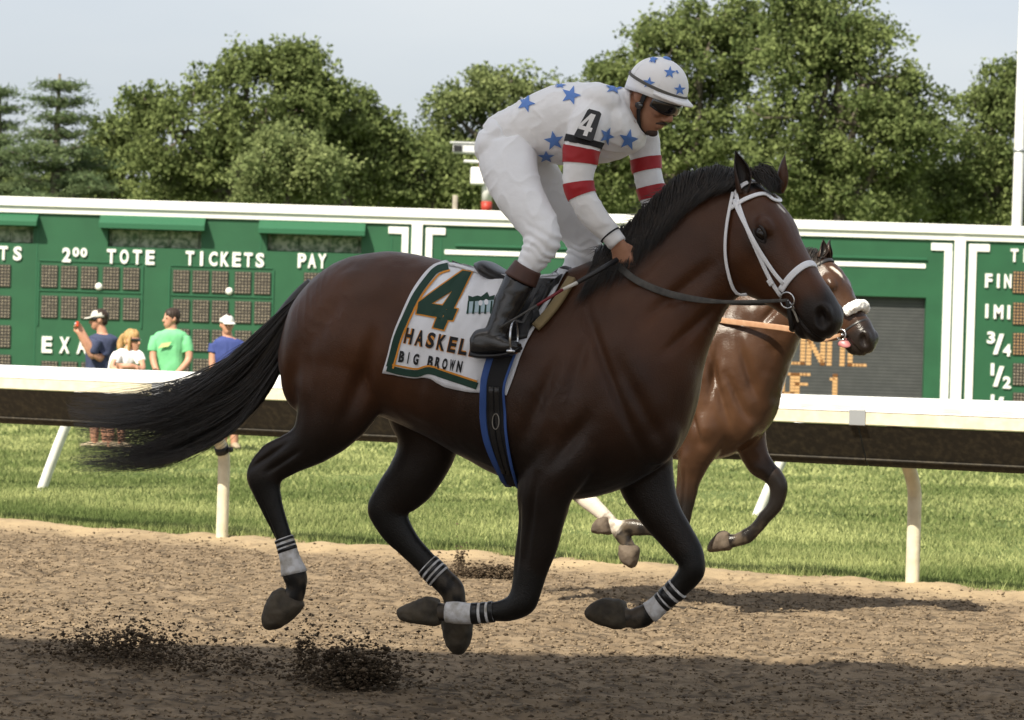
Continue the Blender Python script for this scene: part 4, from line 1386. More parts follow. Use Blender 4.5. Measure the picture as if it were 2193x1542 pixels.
M_HAIR = mat("black horse hair", (0.0080, 0.0068, 0.0060), 0.42, (0.024, 0.017, 0.012), 40, spec=0.5, sheen=0.1)
M_BRWHITE = mat("white bridle strap", (0.78, 0.79, 0.82), 0.45, bump=0.1, bscale=200)
M_LEATHER = mat("black leather", (0.012, 0.012, 0.013), 0.38, (0.020, 0.019, 0.019), 30, bump=0.25, bscale=120, spec=0.5, bdist=0.003)
M_REIN = mat("dusty rubber rein", (0.050, 0.048, 0.045), 0.7, (0.085, 0.080, 0.072), 40, bump=0.4, bscale=300, bdist=0.002)
M_STEEL = mat("steel", (0.62, 0.63, 0.65), 0.25, metal=1.0)
M_CLOTH = mat("white saddle cloth", (0.74, 0.75, 0.79), 0.8, (0.68, 0.69, 0.72), 12, bump=0.2, bscale=260, sheen=0.2, bdist=0.002)
M_DGREEN = mat("dark green print", (0.012, 0.042, 0.028), 0.8)
M_ORANGE = mat("orange print", (0.62, 0.25, 0.03), 0.8)
M_INK = mat("black print", (0.012, 0.012, 0.014), 0.8)
M_PALEBLUE = mat("pale blue print", (0.38, 0.50, 0.55), 0.8)
M_BLUE = mat("blue webbing", (0.035, 0.085, 0.28), 0.7, bump=0.3, bscale=300, bdist=0.002)
M_GIRTH = mat("black girth", (0.010, 0.010, 0.012), 0.75, bump=0.3, bscale=260, bdist=0.002)
M_TAN = mat("tan foam pad", (0.27, 0.205, 0.105), 0.85, bump=0.3, bscale=200, bdist=0.002)

# ---- tail
def tail():
    r = np.random.default_rng(21)
    G = np.array([
        [(652, 622), (612, 652), (565, 700), (505, 755), (440, 800), (360, 832), (270, 845), (175, 848)],
        [(652, 630), (612, 672), (560, 735), (495, 800), (420, 842), (330, 872), (240, 885), (140, 868)],
        [(653, 638), (617, 690), (570, 762), (508, 832), (430, 875), (340, 905), (250, 925), (160, 915)],
        [(655, 646), (625, 705), (585, 780), (535, 850), (465, 905), (385, 945), (290, 975), (175, 980)],
        [(657, 654), (633, 715), (600, 790), (560, 855), (495, 915), (415, 955), (320, 990), (150, 998)]], float)
    Gr = np.array([resample(g, 16) for g in G])
    nl = 105
    curves, rad = [], []
    tt = np.linspace(0, 1, 16)
    for l in range(nl):
        q = r.uniform(0, 4) if l > 12 else r.uniform(2.5, 4)
        lat0 = r.uniform(-1, 1)
        ph, fr, am = r.uniform(0, 6.28), r.uniform(1.0, 2.6), r.uniform(8, 30)
        ln = r.uniform(0.82, 1.08) if r.random() < 0.8 else r.uniform(0.5, 0.8)
        spread = r.uniform(0.25, 0.6)
        for k in range(int(r.integers(14, 26))):
            qq = np.clip(q + r.normal(0, 0.16) * spread * 2 * (0.4 + tt * 0.9) + 0.0 * tt, 0, 4)
            i = np.clip(qq.astype(int), 0, 3); f = qq - i
            base = np.stack([np.array([Gr[ii, t] * (1 - ff) + Gr[ii + 1, t] * ff for ii, ff, t in zip(i, f, range(16))])])[0]
            le = ln * r.uniform(0.86, 1.08)
            xs = np.clip(tt * le, 0, 1)
            base = np.stack([np.interp(xs, tt, base[:, 0]), np.interp(xs, tt, base[:, 1])], 1)
            w = np.sin(tt * 6.28 * fr * 0.5 + ph) * am * tt ** 1.2 + r.normal(0, 5) * tt ** 2 + np.sin(tt * 9 + r.uniform(0, 6.28)) * r.uniform(0, 7) * tt
            base = base + np.stack([0.25 * w, w], 1)
            la = lat0 * (0.025 + 0.085 * tt) + r.normal(0, 0.012) * (0.3 + tt)
            curves.append([SG.P(x, y, b) for (x, y), b in zip(base, la)])
            rad.append(r.uniform(0.0009, 0.0020))
    # flyaway hairs
    for k in range(70):
        q = r.uniform(0, 4); i = min(int(q), 3); f = q - i
        base = Gr[i] * (1 - f) + Gr[i + 1] * f
        w = (r.normal(0, 34) * tt ** 1.5 + np.sin(tt * r.uniform(3, 9) + r.uniform(0, 6)) * 10 * tt)
        base = base + np.stack([0.3 * w, w], 1)
        la = r.normal(0, 0.05) * (0.3 + tt)
        curves.append([SG.P(x, y, b) for (x, y), b in zip(base, la)]); rad.append(0.0007)
    strands("tail", np.array(curves), np.array(rad), M_HAIR, horse1)
    st = [(672, 612, 20, .030, 0), (652, 630, 21, .032, 0), (622, 668, 24, .036, 0), (588, 720, 27, .040, 0), (550, 780, 26, .036, 0), (500, 838, 18, .022, 0), (450, 870, 8, .01, 0)]
    V, F = loft(*leg_loft(SG, st), n=16, k=4)
    add("tail_dock", V, F, M_HAIR, horse1)
tail()

# ---- mane and forelock
CREST = [(1290, 556), (1330, 535), (1370, 495), (1415, 448), (1460, 413), (1510, 390), (1560, 384), (1603, 394)]
LOWER = [(1245, 640), (1310, 615), (1365, 572), (1415, 520), (1455, 468), (1500, 432), (1548, 412), (1585, 410)]
def mane():
    r = np.random.default_rng(22)
    cr, lo = resample(CREST, 60), resample(LOWER, 60)
    curves, rad = [], []
    for l in range(300):
        u0 = r.uniform(0, 59)
        back = r.uniform(4, 14); deep = r.uniform(0.7, 1.12); rise = r.uniform(10, 30) if r.random() < 0.7 else r.uniform(20, 40)
        for k in range(9):
            u = np.clip(u0 + r.normal(0, 0.8), 0, 59)
            c = np.array([np.interp(u, range(60), cr[:, 0]), np.interp(u, range(60), cr[:, 1])])
            ub = np.clip(u - back + r.normal(0, 1.2), 0, 59)
            e = np.array([np.interp(ub, range(60), lo[:, 0]), np.interp(ub, range(60), lo[:, 1])])
            dd = deep * r.uniform(0.8, 1.1)
            e = c + (e - c) * dd + r.normal(0, 5, 2)
            p0 = SG.P(c[0], c[1] + 8, 0.0 + r.normal(0, 0.012))
            up = np.array([0, 0, 1]) * rise * 0.0018 - SG.X * rise * 0.0009
            p1 = p0 + up + SG.Y * r.uniform(-0.02, 0.012)
            m = c * 0.55 + e * 0.45
            p2, n2 = snap(H1BVH, m[0], m[1], 0.020 + r.uniform(0, 0.016), p0)
            p3, n3 = snap(H1BVH, e[0], e[1], 0.008 + r.uniform(0, 0.012), p0)
            curves.append(crom([p0, p1, p2, p3], 2)); rad.append(r.uniform(0.0010, 0.0021))
    # wisps lifted by the wind along the crest
    for k in range(300):
        u = r.uniform(2, 59)
        c = np.array([np.interp(u, range(60), cr[:, 0]), np.interp(u, range(60), cr[:, 1])])
        p0 = SG.P(c[0], c[1] + 6, r.normal(0, 0.012))
        L = r.uniform(0.03, 0.11)
        p1 = p0 + np.array([0, 0, 1]) * L * r.uniform(0.28, 0.5) - SG.X * L * 0.2
        p2 = p1 - SG.X * L * r.uniform(0.3, 0.6) + np.array([0, 0, 1]) * L * r.uniform(-0.12, 0.18) + SG.Y * r.normal(0, 0.012)
        p3 = p2 - SG.X * L * 0.4 + np.array([0, 0, -1]) * L * r.uniform(0.0, 0.4)
        curves.append(crom([p0, p1, p2, p3], 2)); rad.append(r.uniform(0.0008, 0.0016))
    strands("mane", np.array(curves), np.array(rad), M_HAIR, horse1)
    pts = [SG.P(x + 3, y + 7, -0.012) for x, y in CREST]
    V, F = tube(pts, [0.020, 0.028, 0.032, 0.032, 0.032, 0.031, 0.028, 0.02], 14, 5)
    add("mane_roots", V, F, M_HAIR, horse1)
    curves, rad = [], []
    for k in range(260):
        a = r.uniform(-1, 1)
        p0 = HD.p(-0.01 + r.normal(0, 0.012), 0.018, a * 0.03)
        h = r.uniform(0.02, 0.062) * (1 - 0.4 * abs(a))
        p1 = p0 + HD.d * 0.4 * h + np.array([0, 0, 1]) * h * 0.75 + RIGHT * r.normal(0.0, 0.012)
        p2 = p1 + HD.a * r.uniform(0.02, 0.05) + RIGHT * r.uniform(-0.01, 0.03)
        p3 = HD.p(r.uniform(0.04, 0.09), 0.036, a * 0.05 + r.normal(0, 0.008))
        curves.append(crom([p0, p1, p2, p3], 3)); rad.append(r.uniform(0.0011, 0.0022))
    strands("forelock", np.array(curves), np.array(rad), M_HAIR, horse1)
mane()

# black along the crest under the mane
def darken_crest():
    a = H1B.data.attributes["black"]
    v = np.empty(len(HV), dtype=np.float32); a.data.foreach_get("value", v)
    S = crom(np.array([SG.P(x, y, -0.02) for x, y in CREST]), 6)
    cand = np.where(HV[:, 2] > 1.3)[0]
    d = np.linalg.norm(HV[cand, None] - S[None], axis=2).min(1)
    v[cand] = np.maximum(v[cand], 1 - sstep(0.05, 0.085, d))
    a.data.foreach_set("value", v)
darken_crest()

# ---- leg wraps
M_WRAP = mat("white leg wrap", (0.62, 0.62, 0.63), 0.7, (0.30, 0.27, 0.22), 28, bump=0.4, bscale=90, lo=0.45, hi=0.75, bdist=0.004)
M_TAPE = mat("black tape", (0.010, 0.010, 0.011), 0.3)
def wraps(L, a, b, bands, pad=0.0035):
    V, F = leg_range(*L, a, b, 1.0, n=24, k=14, pad=pad)
    w = add("leg_wrap", V, F, M_WRAP, horse1)
    for i0, i1 in bands:
        V, F = leg_range(*L, i0, i1, 1.0, n=24, k=4, pad=pad + 0.0015)
        add("tape_band", V, F, M_TAPE, w)
wraps(LG1[0], 10.7, 12.9, [(10.75, 10.92), (11.05, 11.2), (11.34, 11.52)])
wraps(LG1[1], 9.2, 10.0, [(9.25, 9.40), (9.52, 9.66), (9.78, 9.92)])
wraps(LG1[2], 8.95, 11.75, [(8.97, 9.22), (9.36, 9.62), (9.76, 10.12)])
wraps(LG1[3], 7.25, 9.3, [(7.35, 7.62), (7.78, 8.10), (8.24, 8.44)])

# ---- saddle cloth
CL_L = [(972, 560), (940, 567), (914, 584), (884, 625), (860, 674), (842, 718), (831, 762), (821, 797)]
CL_R = [(1216, 585), (1205, 602), (1190, 632), (1165, 675), (1142, 712), (1120, 752), (1104, 795), (1086, 846)]
def saddle_cloth():
    nt, ns = 34, 44
    Lp, Rp = resample(CL_L, nt), resample(CL_R, nt)
    V = np.zeros((nt, ns, 3)); Nm = np.zeros((nt, ns, 3))
    for i in range(nt):
        for j in range(ns):
            s = j / (ns - 1); t = i / (nt - 1)
            p = Lp[i] * (1 - s) + Rp[i] * s
            # hem: dips and a shallow lift where the cloth ripples
            bot = 8 * math.exp(-((s - 0.62) / 0.25) ** 2) - 9 * math.exp(-((s - 0.38) / 0.09) ** 2)
            p = p + np.array([0, bot * t * t])
            V[i, j], Nm[i, j] = snap(H1BVH, p[0], p[1], 0.010, SG.P(p[0], p[1], -0.12))
    for it in range(6):
        V[1:-1, 1:-1] = V[1:-1, 1:-1] * 0.4 + 0.15 * (V[:-2, 1:-1] + V[2:, 1:-1] + V[1:-1, :-2] + V[1:-1, 2:])
    P = V.reshape(-1, 3)
    q = SG.loc(P)
    wr = 0.006 * vnoise(np.stack([q[:, 0] * 22 + q[:, 2] * 6, q[:, 2] * 4, q[:, 0] * 0], -1)) + 0.003 * vnoise(np.stack([q[:, 0] * 50 - q[:, 2] * 20, q[:, 2] * 12, q[:, 0] * 0 + 7], -1))
    P = P + Nm.reshape(-1, 3) * (0.007 + wr)[:, None]
    idx = np.arange(nt * ns).reshape(nt, ns)
    Fq = np.stack([idx[:-1, :-1], idx[1:, :-1], idx[1:, 1:], idx[:-1, 1:]], -1).reshape(-1, 4)
    M = mirror_sag(P, SG)
    n = len(P)
    top = np.stack([idx[0, :-1], idx[0, 1:], idx[0, 1:] + n, idx[0, :-1] + n], -1)
    F = np.concatenate([Fq, Fq[:, ::-1] + n, top])
    root = thing("saddle_cloth", "white saddle cloth with green and orange border and big green number", "saddle cloth", tuple(P.mean(0) * np.array([1, 1, 0]) + np.array([0, 0, P[:, 2].min()])))
    o = add("cloth", np.vstack([P, M]), F, M_CLOTH, root)
    md = o.modifiers.new("s", 'SOLIDIFY'); md.thickness = 0.005; md.offset = -1
    return root, BVHTree.FromPolygons(P.tolist(), Fq.tolist())
cloth, CBVH = saddle_cloth()
lb = resample(CL_L, 40)
edge = [(x + 14, y + 3) for x, y in CL_L[1:]]
edge_in = [(968, 573), (944, 580), (930, 592), (901, 633), (877, 682), (859, 724), (848, 766), (840, 792)]
decal_strip("green_border", [(960, 571), (937, 577), (922, 591), (893, 631), (869, 680), (851, 722), (840, 764), (834, 786)], 15, CBVH, M_DGREEN, cloth, 0.0030)
decal_strip("orange_line", [(964, 580), (945, 586), (931, 598), (902, 636), (878, 684), (860, 726), (849, 766), (842, 789)], 4, CBVH, M_ORANGE, cloth, 0.0036)
decal_strip("green_border", [(829, 788), (860, 796), (892, 800), (920, 794), (955, 805), (992, 817), (1022, 827)], 15, CBVH, M_DGREEN, cloth, 0.0030)
decal_strip("orange_line", [(841, 781), (866, 786), (892, 790), (920, 784), (955, 795), (992, 807), (1022, 817)], 4, CBVH, M_ORANGE, cloth, 0.0036)
four = [(990, 581), (1010, 584), (972, 661), (980, 663), (970, 687), (960, 686), (951, 707), (928, 702), (936, 680), (892, 672), (896, 648)]
hole4 = [(968, 625), (925, 651), (949, 655)]
def grow(poly, d):
    P = np.array(poly, float); n = len(P); out = []
    A = 0.5 * sum(P[i][0] * P[(i+1) % n][1] - P[(i+1) % n][0] * P[i][1] for i in range(n))
    for i in range(n):
        a, b, c = P[i-1], P[i], P[(i+1) % n]
        n1 = unit([(b - a)[1], -(b - a)[0]]); n2 = unit([(c - b)[1], -(c - b)[0]])
        m = n1 + n2; m = m / max(0.4, np.dot(m, m) / 2) * (1 if A > 0 else -1)
        out.append(tuple(b + m * d))
    return out
decal("number_outline", [grow(four, 2.8), grow(hole4, -2.8)], CBVH, M_ORANGE, cloth, 0.0032, 10)
decal("number", [four, hole4], CBVH, M_DGREEN, cloth, 0.0042, 10)
decal_text("HASKELL", (862, 735), (163, 33), (7.5, -34), CBVH, M_ORANGE, cloth, 0.0034, 0.085)
decal_text("HASKELL", (863.2, 734.2), (163, 33), (7.5, -33), CBVH, M_INK, cloth, 0.0044, 0.035)
decal_text("BIG BROWN", (852, 775), (139, 23.5), (4.5, -24), CBVH, M_INK, cloth, 0.0036, 0.05)
# emblem: a little arcade with a spire
decal("emblem_fill", [[(1004, 646), (1058, 640), (1056, 668), (998, 671)]], CBVH, M_PALEBLUE, cloth, 0.0030, 10)
decal("emblem_roof", [[(1003, 634), (1012, 637), (1022, 634), (1030, 636), (1044, 626), (1049, 636), (1060, 633), (1058, 643), (1003, 647)]], CBVH, M_DGREEN, cloth, 0.0038, 10)
for x in (1002, 1014, 1027, 1040, 1052):
    decal("emblem_pillar", [[(x, 645), (x + 3.2, 645), (x + 1.5, 673), (x - 3, 673)]], CBVH, M_DGREEN, cloth, 0.0040, 10)
for x, y in ((1029, 650), (1042, 648)):
    decal("emblem_dome", [[(x + 5 * math.cos(a), y + 6 * math.sin(a)) for a in np.linspace(0, 2 * math.pi, 12, endpoint=False)]], CBVH, M_CLOTH, cloth, 0.0046, 10)

# ---- saddle with girth and stirrups
sad = thing("racing_saddle", "tiny black racing saddle with tan pad, blue-edged girth and steel stirrups", "saddle", tuple(SG.P(1100, 590)))
def saddle():
    st = [((1024, 562), (1032, 586), 0.085), ((1046, 559), (1050, 600), 0.140), ((1084, 580), (1082, 616), 0.130), ((1130, 598), (1125, 625), 0.085), ((1175, 590), (1172, 618), 0.07), ((1205, 570), (1204, 610), 0.06), ((1222, 572), (1220, 600), 0.035)]
    T = [SG.P(*r[0]) for r in st]; Bm = [SG.P(*r[1]) for r in st]
    V, F = loft([(t + b) / 2 for t, b in zip(T, Bm)], [(t - b) / 2 for t, b in zip(T, Bm)], [SG.Y * r[2] for r in st], n=24, k=5, sq=2.5)
    add("seat", V, F, M_LEATHER, sad)
    for near in (True, False):
        ns, nt = 10, 14
        Lp = resample([(1100, 600), (1090, 640), (1075, 690), (1080, 735)], nt); Rp = resample([(1215, 600), (1195, 640), (1165, 680), (1130, 725)], nt)
        P = np.array([snap(CBVH, *(Lp[i] * (1 - j / (ns - 1)) + Rp[i] * j / (ns - 1)), 0.010)[0] for i in range(nt) for j in range(ns)])
        if not near: P = mirror_sag(P, SG)
        idx = np.arange(nt * ns).reshape(nt, ns)
        F = np.stack([idx[:-1, :-1], idx[1:, :-1], idx[1:, 1:], idx[:-1, 1:]], -1).reshape(-1, 4)
        o = add("flap", P, F if near else F[:, ::-1], M_LEATHER, sad)
        md = o.modifiers.new("s", 'SOLIDIFY'); md.thickness = 0.006
    P, Nn = strap_px(H1BVH, [(1229, 604), (1205, 640), (1178, 676), (1148, 706)], 0.034, 0.022, 0.022, 16)
    V, F = strap_mesh(P, Nn, 0.036, 0.024); add("pad_roll", V, F, M_TAN, sad)
    V, F = strap_mesh(mirror_sag(P, SG), mirror_sag(Nn + SG.O, SG) - SG.O, 0.036, 0.024); add("pad_roll", V, F, M_TAN, sad)
    # girth
    path = [(1085, 735), (1068, 780), (1056, 830), (1056, 880), (1063, 935), (1078, 985), (1096, 1030)]
    wd = np.array([0.10, 0.096, 0.092, 0.098, 0.096, 0.084, 0.075])
    P, Nn = strap_px(H1BVH, path, 0.1, 0.01, 0.011, 26)
    P = P + Nn * np.interp(np.arange(26), [0, 8, 12], [0.026, 0.022, 0.0])[:, None]
    ww = np.interp(np.linspace(0, 6, 26), range(7), wd)
    def full(P, Nn):
        Pm, Nm = mirror_sag(P, SG)[::-1], (mirror_sag(Nn + SG.O, SG) - SG.O)[::-1]
        a, b = P[-1], Pm[0]
        mid = (a + b) / 2 + np.array([0, 0, -0.012])
        return np.vstack([P, mid[None], Pm]), np.vstack([Nn, [[0, 0, -1]], Nm])
    Pf, Nf = full(P, Nn)
    V, F = strap_mesh(Pf, Nf, np.concatenate([ww, [0.09], ww[::-1]]), 0.010)
    g = add("girth", V, F, M_GIRTH, sad)
    T = np.gradient(Pf, axis=0)
    side = np.array([np.cross(unit(t), unit(m)) for t, m in zip(T, Nf)])
    wf = np.concatenate([ww, [0.09], ww[::-1]])
    for sg_, w in ((1, 0.024), (-1, 0.010)):
        q = Pf + side * (wf / 2 * sg_ - sg_ * w * 0.4)[:, None] + Nf * 0.004
        if np.dot(q[8] - Pf[8], RIGHT) > 0: w2 = 0.010
        else: w2 = 0.026
        V, F = strap_mesh(q, Nf, w2, 0.009)
        add("blue_edge", V, F, M_BLUE, g)
    for k in (-0.016, 0.006):
        q = Pf[8:24] + side[8:24] * k + Nf[8:24] * 0.008
        V, F = strap_mesh(q, Nf[8:24], 0.018, 0.005); add("girth_strap", V, F, M_LEATHER, g)
    c, n = snap(H1BVH, 1066, 900, 0.024); u = SG.Z; w = np.cross(n, u)
    ring = [c + u * 0.030 * math.cos(a) + w * 0.014 * math.sin(a) for a in np.linspace(0, 2 * math.pi, 15)]
    V, F = tube(ring, 0.0022, 6, 1); add("buckle", V, F, mat("dull buckle", (0.25, 0.23, 0.2), 0.4, metal=0.8), g)
saddle()

# ---- bridle
bri = thing("racing_bridle", "white racing bridle with browband, noseband, steel bit and grey rubber reins", "bridle", tuple(HD.p(0.3, -0.3, 0)))
def bstrap(name, px, w=0.015, th=0.006, off=0.005, mir=True, n=22, m=None, both=None):
    P, Nn = strap_px(H1BVH, px, w, th, off, n)
    V, F = strap_mesh(P, Nn, w, th); add(name, V, F, m or M_BRWHITE, bri)
    if mir:
        Pm = mirror_head(P, HD); Nm = mirror_head(P + Nn * 0.01, HD) - Pm
        V, F = strap_mesh(Pm, Nm, w, th); add(name, V, F, m or M_BRWHITE, bri)
    return P, Nn
bstrap("cheekpiece", [(1576, 412), (1586, 450), (1602, 492), (1631, 557), (1652, 602), (1674, 634)], 0.0165)
bstrap("noseband_hanger", [(1574, 430), (1592, 470), (1624, 530), (1655, 577), (1681, 608)], 0.0155, off=0.011)
bstrap("throatlatch", [(1573, 414), (1563, 462), (1557, 520), (1560, 575), (1570, 620), (1588, 645)], 0.0125, off=0.012)
def over(name, px, w, th, off, m=None):
    """strap across the face, continued on the far side"""
    P, Nn = strap_px(H1BVH, px, w, th, off, 18)
    Pm = mirror_head(P, HD)[::-1]; Nm = (mirror_head(P + Nn * 0.01, HD)[::-1] - Pm)
    l = HD.loc(P)[:, 2]
    k = l < -0.004
    P2, N2 = P[k], Nn[k]; Pm2, Nm2 = Pm[k[::-1]], Nm[k[::-1]]
    A = np.vstack([P2, Pm2]); B = np.vstack([N2, Nm2])
    A = resample(A, 40) if False else A
    for i in range(4):
        A[1:-1] = A[1:-1] * 0.5 + 0.25 * (A[:-2] + A[2:]); B[1:-1] = B[1:-1] * 0.5 + 0.25 * (B[:-2] + B[2:])
    V, F = strap_mesh(A, B, w, th); add(name, V, F, m or M_BRWHITE, bri)
over("browband", [(1567, 448), (1588, 433), (1619, 420), (1650, 414), (1672, 416)], 0.0175, 0.007, 0.009)
over("noseband", [(1674, 622), (1686, 602), (1702, 584), (1721, 569), (1743, 561)], 0.026, 0.010, 0.008)
over("crownpiece", [(1575, 418), (1584, 404), (1598, 394), (1612, 390)], 0.018, 0.006, 0.006)
M_DKST = mat("dark strap", (0.02, 0.018, 0.016), 0.6)
bitc = []
for sgn in (1, -1):
    c, n = snap(H1BVH, 1690, 642, 0.014)
    if sgn < 0: c2 = mirror_head(c[None], HD)[0]; n = mirror_head((c + n * 0.01)[None], HD)[0] - c2; c = c2
    bitc.append(c)
    n = unit(n); u = unit(HD.a - n * np.dot(HD.a, n)); w = np.cross(n, u)
    V, F = tube([c + 0.030 * (u * math.cos(a) + w * math.sin(a)) for a in np.linspace(0, 2 * math.pi, 21)], 0.0035, 8, 1); add("bit_ring", V, F, M_STEEL, bri)
V, F = tube([bitc[0], HD.p(0.49, -0.13, -0.03), HD.p(0.49, -0.13, 0.03), bitc[1]], 0.006, 8, 4); add("mouthpiece", V, F, M_STEEL, bri)
V, F = tube([bitc[0], HD.p(0.50, -0.175, -0.05), HD.p(0.50, -0.206, 0.0), HD.p(0.50, -0.175, 0.05), bitc[1]], 0.006, 8, 5, flat=1.6); add("chin_strap", V, F, M_DKST, bri)
bstrap("lip_strap", [(1694, 655), (1704, 672), (1712, 690)], 0.008, 0.004, 0.006, n=8, m=mat("muddy strap", (0.25, 0.23, 0.19), 0.8), mir=False)
bstrap("keeper", [(1648, 598), (1656, 610)], 0.021, 0.010, 0.008, n=6, mir=False)
HANDR = SG.P(1330, 556, -0.125)
def reins():
    px = [(1676, 643), (1650, 645), (1572, 647), (1518, 645), (1483, 640), (1436, 631), (1378, 609), (1342, 588), (1322, 566)]
    q = resample(px, 30)
    P, Nn = [], []
    for i, (x, y) in enumerate(q):
        t = i / 29
        lat = -0.155 * math.sin(min(1, t * 1.2 + 0.25) * math.pi * 0.5) if t < 0.9 else -0.14
        p = SG.P(x, y, -0.17 + 0.03 * t)
        h = H1BVH.ray_cast(Vector(CAM), Vector(ray(x, y)), 60)
        if h[0] is not None:
            s = np.array(h[0]) - ray(x, y) * 0.02
            if depth(s) < depth(p) or t < 0.1: p = s
        P.append(p); Nn.append(-FWD)
    P = np.array(P); P[0] = bitc[0]
    for i in range(5): P[1:-1] = P[1:-1] * 0.5 + 0.25 * (P[:-2] + P[2:])
    w = np.interp(np.linspace(0, 1, 30), [0, 0.1, 0.35, 0.45, 0.6, 1], [0.012, 0.014, 0.014, 0.022, 0.027, 0.027])
    V, F = strap_mesh(P, np.array(Nn), w, 0.007); add("rein", V, F, M_REIN, bri)
    Pm = mirror_sag(P, SG); Pm[0] = bitc[1]
    for i in range(6): Pm[1:-1] = Pm[1:-1] * 0.5 + 0.25 * (Pm[:-2] + Pm[2:])
    V, F = strap_mesh(Pm, mirror_sag(np.array(Nn) + SG.O, SG) - SG.O, w, 0.007); add("rein", V, F, M_REIN, bri)
reins()

# ================================================================== the rider
M_SILK = mat("white racing silk", (0.86, 0.86, 0.87), 0.55, (0.80, 0.80, 0.81), 6, bump=0.55, bscale=22, spec=0.3, sheen=0.25, detail=7, bdist=0.008)
M_SILKR = mat("red racing silk", (0.36, 0.012, 0.018), 0.5, bump=0.3, bscale=40, bdist=0.004)
M_STAR = mat("blue star print", (0.105, 0.230, 0.58), 0.6)
M_PANTS = mat("white riding trousers", (0.85, 0.86, 0.885), 0.6, (0.79, 0.80, 0.825), 5, bump=0.5, bscale=20, spec=0.25, sheen=0.2, detail=7, bdist=0.008)
M_SKIN = mat("tanned skin", (0.38, 0.195, 0.120), 0.5, (0.29, 0.135, 0.080), 14, bump=0.15, bscale=160, spec=0.35, bdist=0.002)
M_STUB = mat("stubble", (0.05, 0.032, 0.025), 0.8)
M_BROWN = mat("brown boot top", (0.085, 0.038, 0.026), 0.55, (0.060, 0.027, 0.02), 14, bump=0.2, bscale=80, bdist=0.003)
M_BOOT = mat("black boot leather", (0.010, 0.010, 0.011), 0.24, (0.016, 0.016, 0.017), 20, bump=0.35, bscale=24, spec=0.6, bdist=0.008)
M_GLASS = mat("smoked goggle lens", (0.006, 0.006, 0.007), 0.08, spec=0.7, coat=0.6)
M_SHELL = mat("white helmet cover", (0.84, 0.84, 0.85), 0.5, bump=0.15, bscale=30, bdist=0.004)
M_HAIRB = mat("dark hair", (0.012, 0.010, 0.009), 0.6)

def limb_loft(sg, st):
    return leg_loft(sg, [tuple(r) for r in st])

def cloth_finish(V, F, sg, amp=1.0, seed=0.0, it=6, fold=1.0):
    V = smooth_np(V, F, it, 0.5, -0.52)
    V = smooth_np(V, F, 3, 0.5, 0)
    N = normals_np(V, F)
    q = sg.loc(V)
    d = 0.0045 * fbm(q * np.array([9, 9, 9]) + seed, 3)
    w = q + 0.05 * np.stack([vnoise(q * 6 + 5), vnoise(q * 6 + 9), vnoise(q * 6 + 13)], -1)
    rid = 1 - np.abs(vnoise(np.stack([w[:, 0] * 16 + w[:, 2] * 10, w[:, 1] * 10, w[:, 2] * 14 - w[:, 0] * 9], -1) + seed))
    d = d + 0.008 * fold * (rid ** 5 - 0.25)
    return V + N * (amp * d)[:, None]

jockey = thing("person", "jockey in white silks with blue stars crouching over the dark bay, looking down", "person", tuple(SG.P(1100, 760, 0)))

ARM_N = [(1282, 222, 40, .075, -.13), (1264, 262, 44, .078, -.175), (1247, 310, 40, .066, -.20), (1240, 352, 37, .060, -.205), (1239, 398, 33, .056, -.205), (1256, 438, 31, .052, -.195), (1283, 476, 27, .046, -.175), (1306, 502, 23, .040, -.155), (1324, 523, 20, .034, -.140)]
ARM_F = [(1335, 235, 44, .075, .13), (1362, 268, 42, .075, .17), (1376, 308, 36, .062, .19), (1383, 350, 31, .056, .195), (1392, 398, 31, .054, .19), (1400, 440, 28, .050, .17), (1398, 480, 24, .044, .15), (1388, 520, 20, .036, .13), (1378, 540, 17, .032, .12)]
LEG_N = [(1085, 300, 62, .095, -.08), (1090, 352, 64, .100, -.13), (1106, 402, 56, .090, -.18), (1132, 446, 47, .075, -.225), (1156, 488, 43, .064, -.255), (1160, 522, 40, .060, -.27), (1145, 552, 32, .054, -.28), (1128, 577, 26.5, .048, -.288)]
LEG_F = [(1095, 300, 60, .095, .08), (1125, 355, 60, .10, .12), (1168, 410, 52, .085, .16), (1212, 460, 46, .072, .20), (1248, 508, 41, .062, .235), (1250, 545, 38, .058, .25), (1232, 582, 31, .052, .265), (1210, 618, 26, .047, .275)]
BOOT = [(1131, 571, 29, .054, -.288), (1114, 600, 34, .058, -.296), (1098, 632, 34, .058, -.306), (1084, 664, 30, .052, -.318), (1072, 694, 27, .046, -.330), (1062, 718, 26, .044, -.338), (1055, 738, 24, .042, -.343)]
TORSO = [((1038, 268), (1098, 345), .130), ((1062, 246), (1122, 350), .150), ((1100, 226), (1160, 346), .158), ((1150, 199), (1206, 352), .172), ((1212, 181), (1266, 350), .186), ((1270, 177), (1322, 339), .192), ((1312, 183), (1368, 318), .170), ((1338, 196), (1382, 292), .110)]
def torso_loft(grow=1.0, n=32):
    T = [SG.P(*r[0]) for r in TORSO]; Bm = [SG.P(*r[1]) for r in TORSO]
    return loft([(t + b) / 2 for t, b in zip(T, Bm)], [(t - b) / 2 * grow for t, b in zip(T, Bm)], [SG.Y * r[2] * grow for r in TORSO], n=n, k=5, sq=2.25)

# head frame
JH = SG.P(1397, 212, 0.0)
_y, _p = math.radians(36), math.radians(30)
JF = np.array([math.cos(_y) * math.cos(_p), -math.sin(_y) * math.cos(_p), -math.sin(_p)])
JL = unit(np.cross(np.array([0, 0, 1.0]), JF)); JU = np.cross(JF, JL)
def jh(f, l, u): return JH + JF * f + JL * l + JU * u

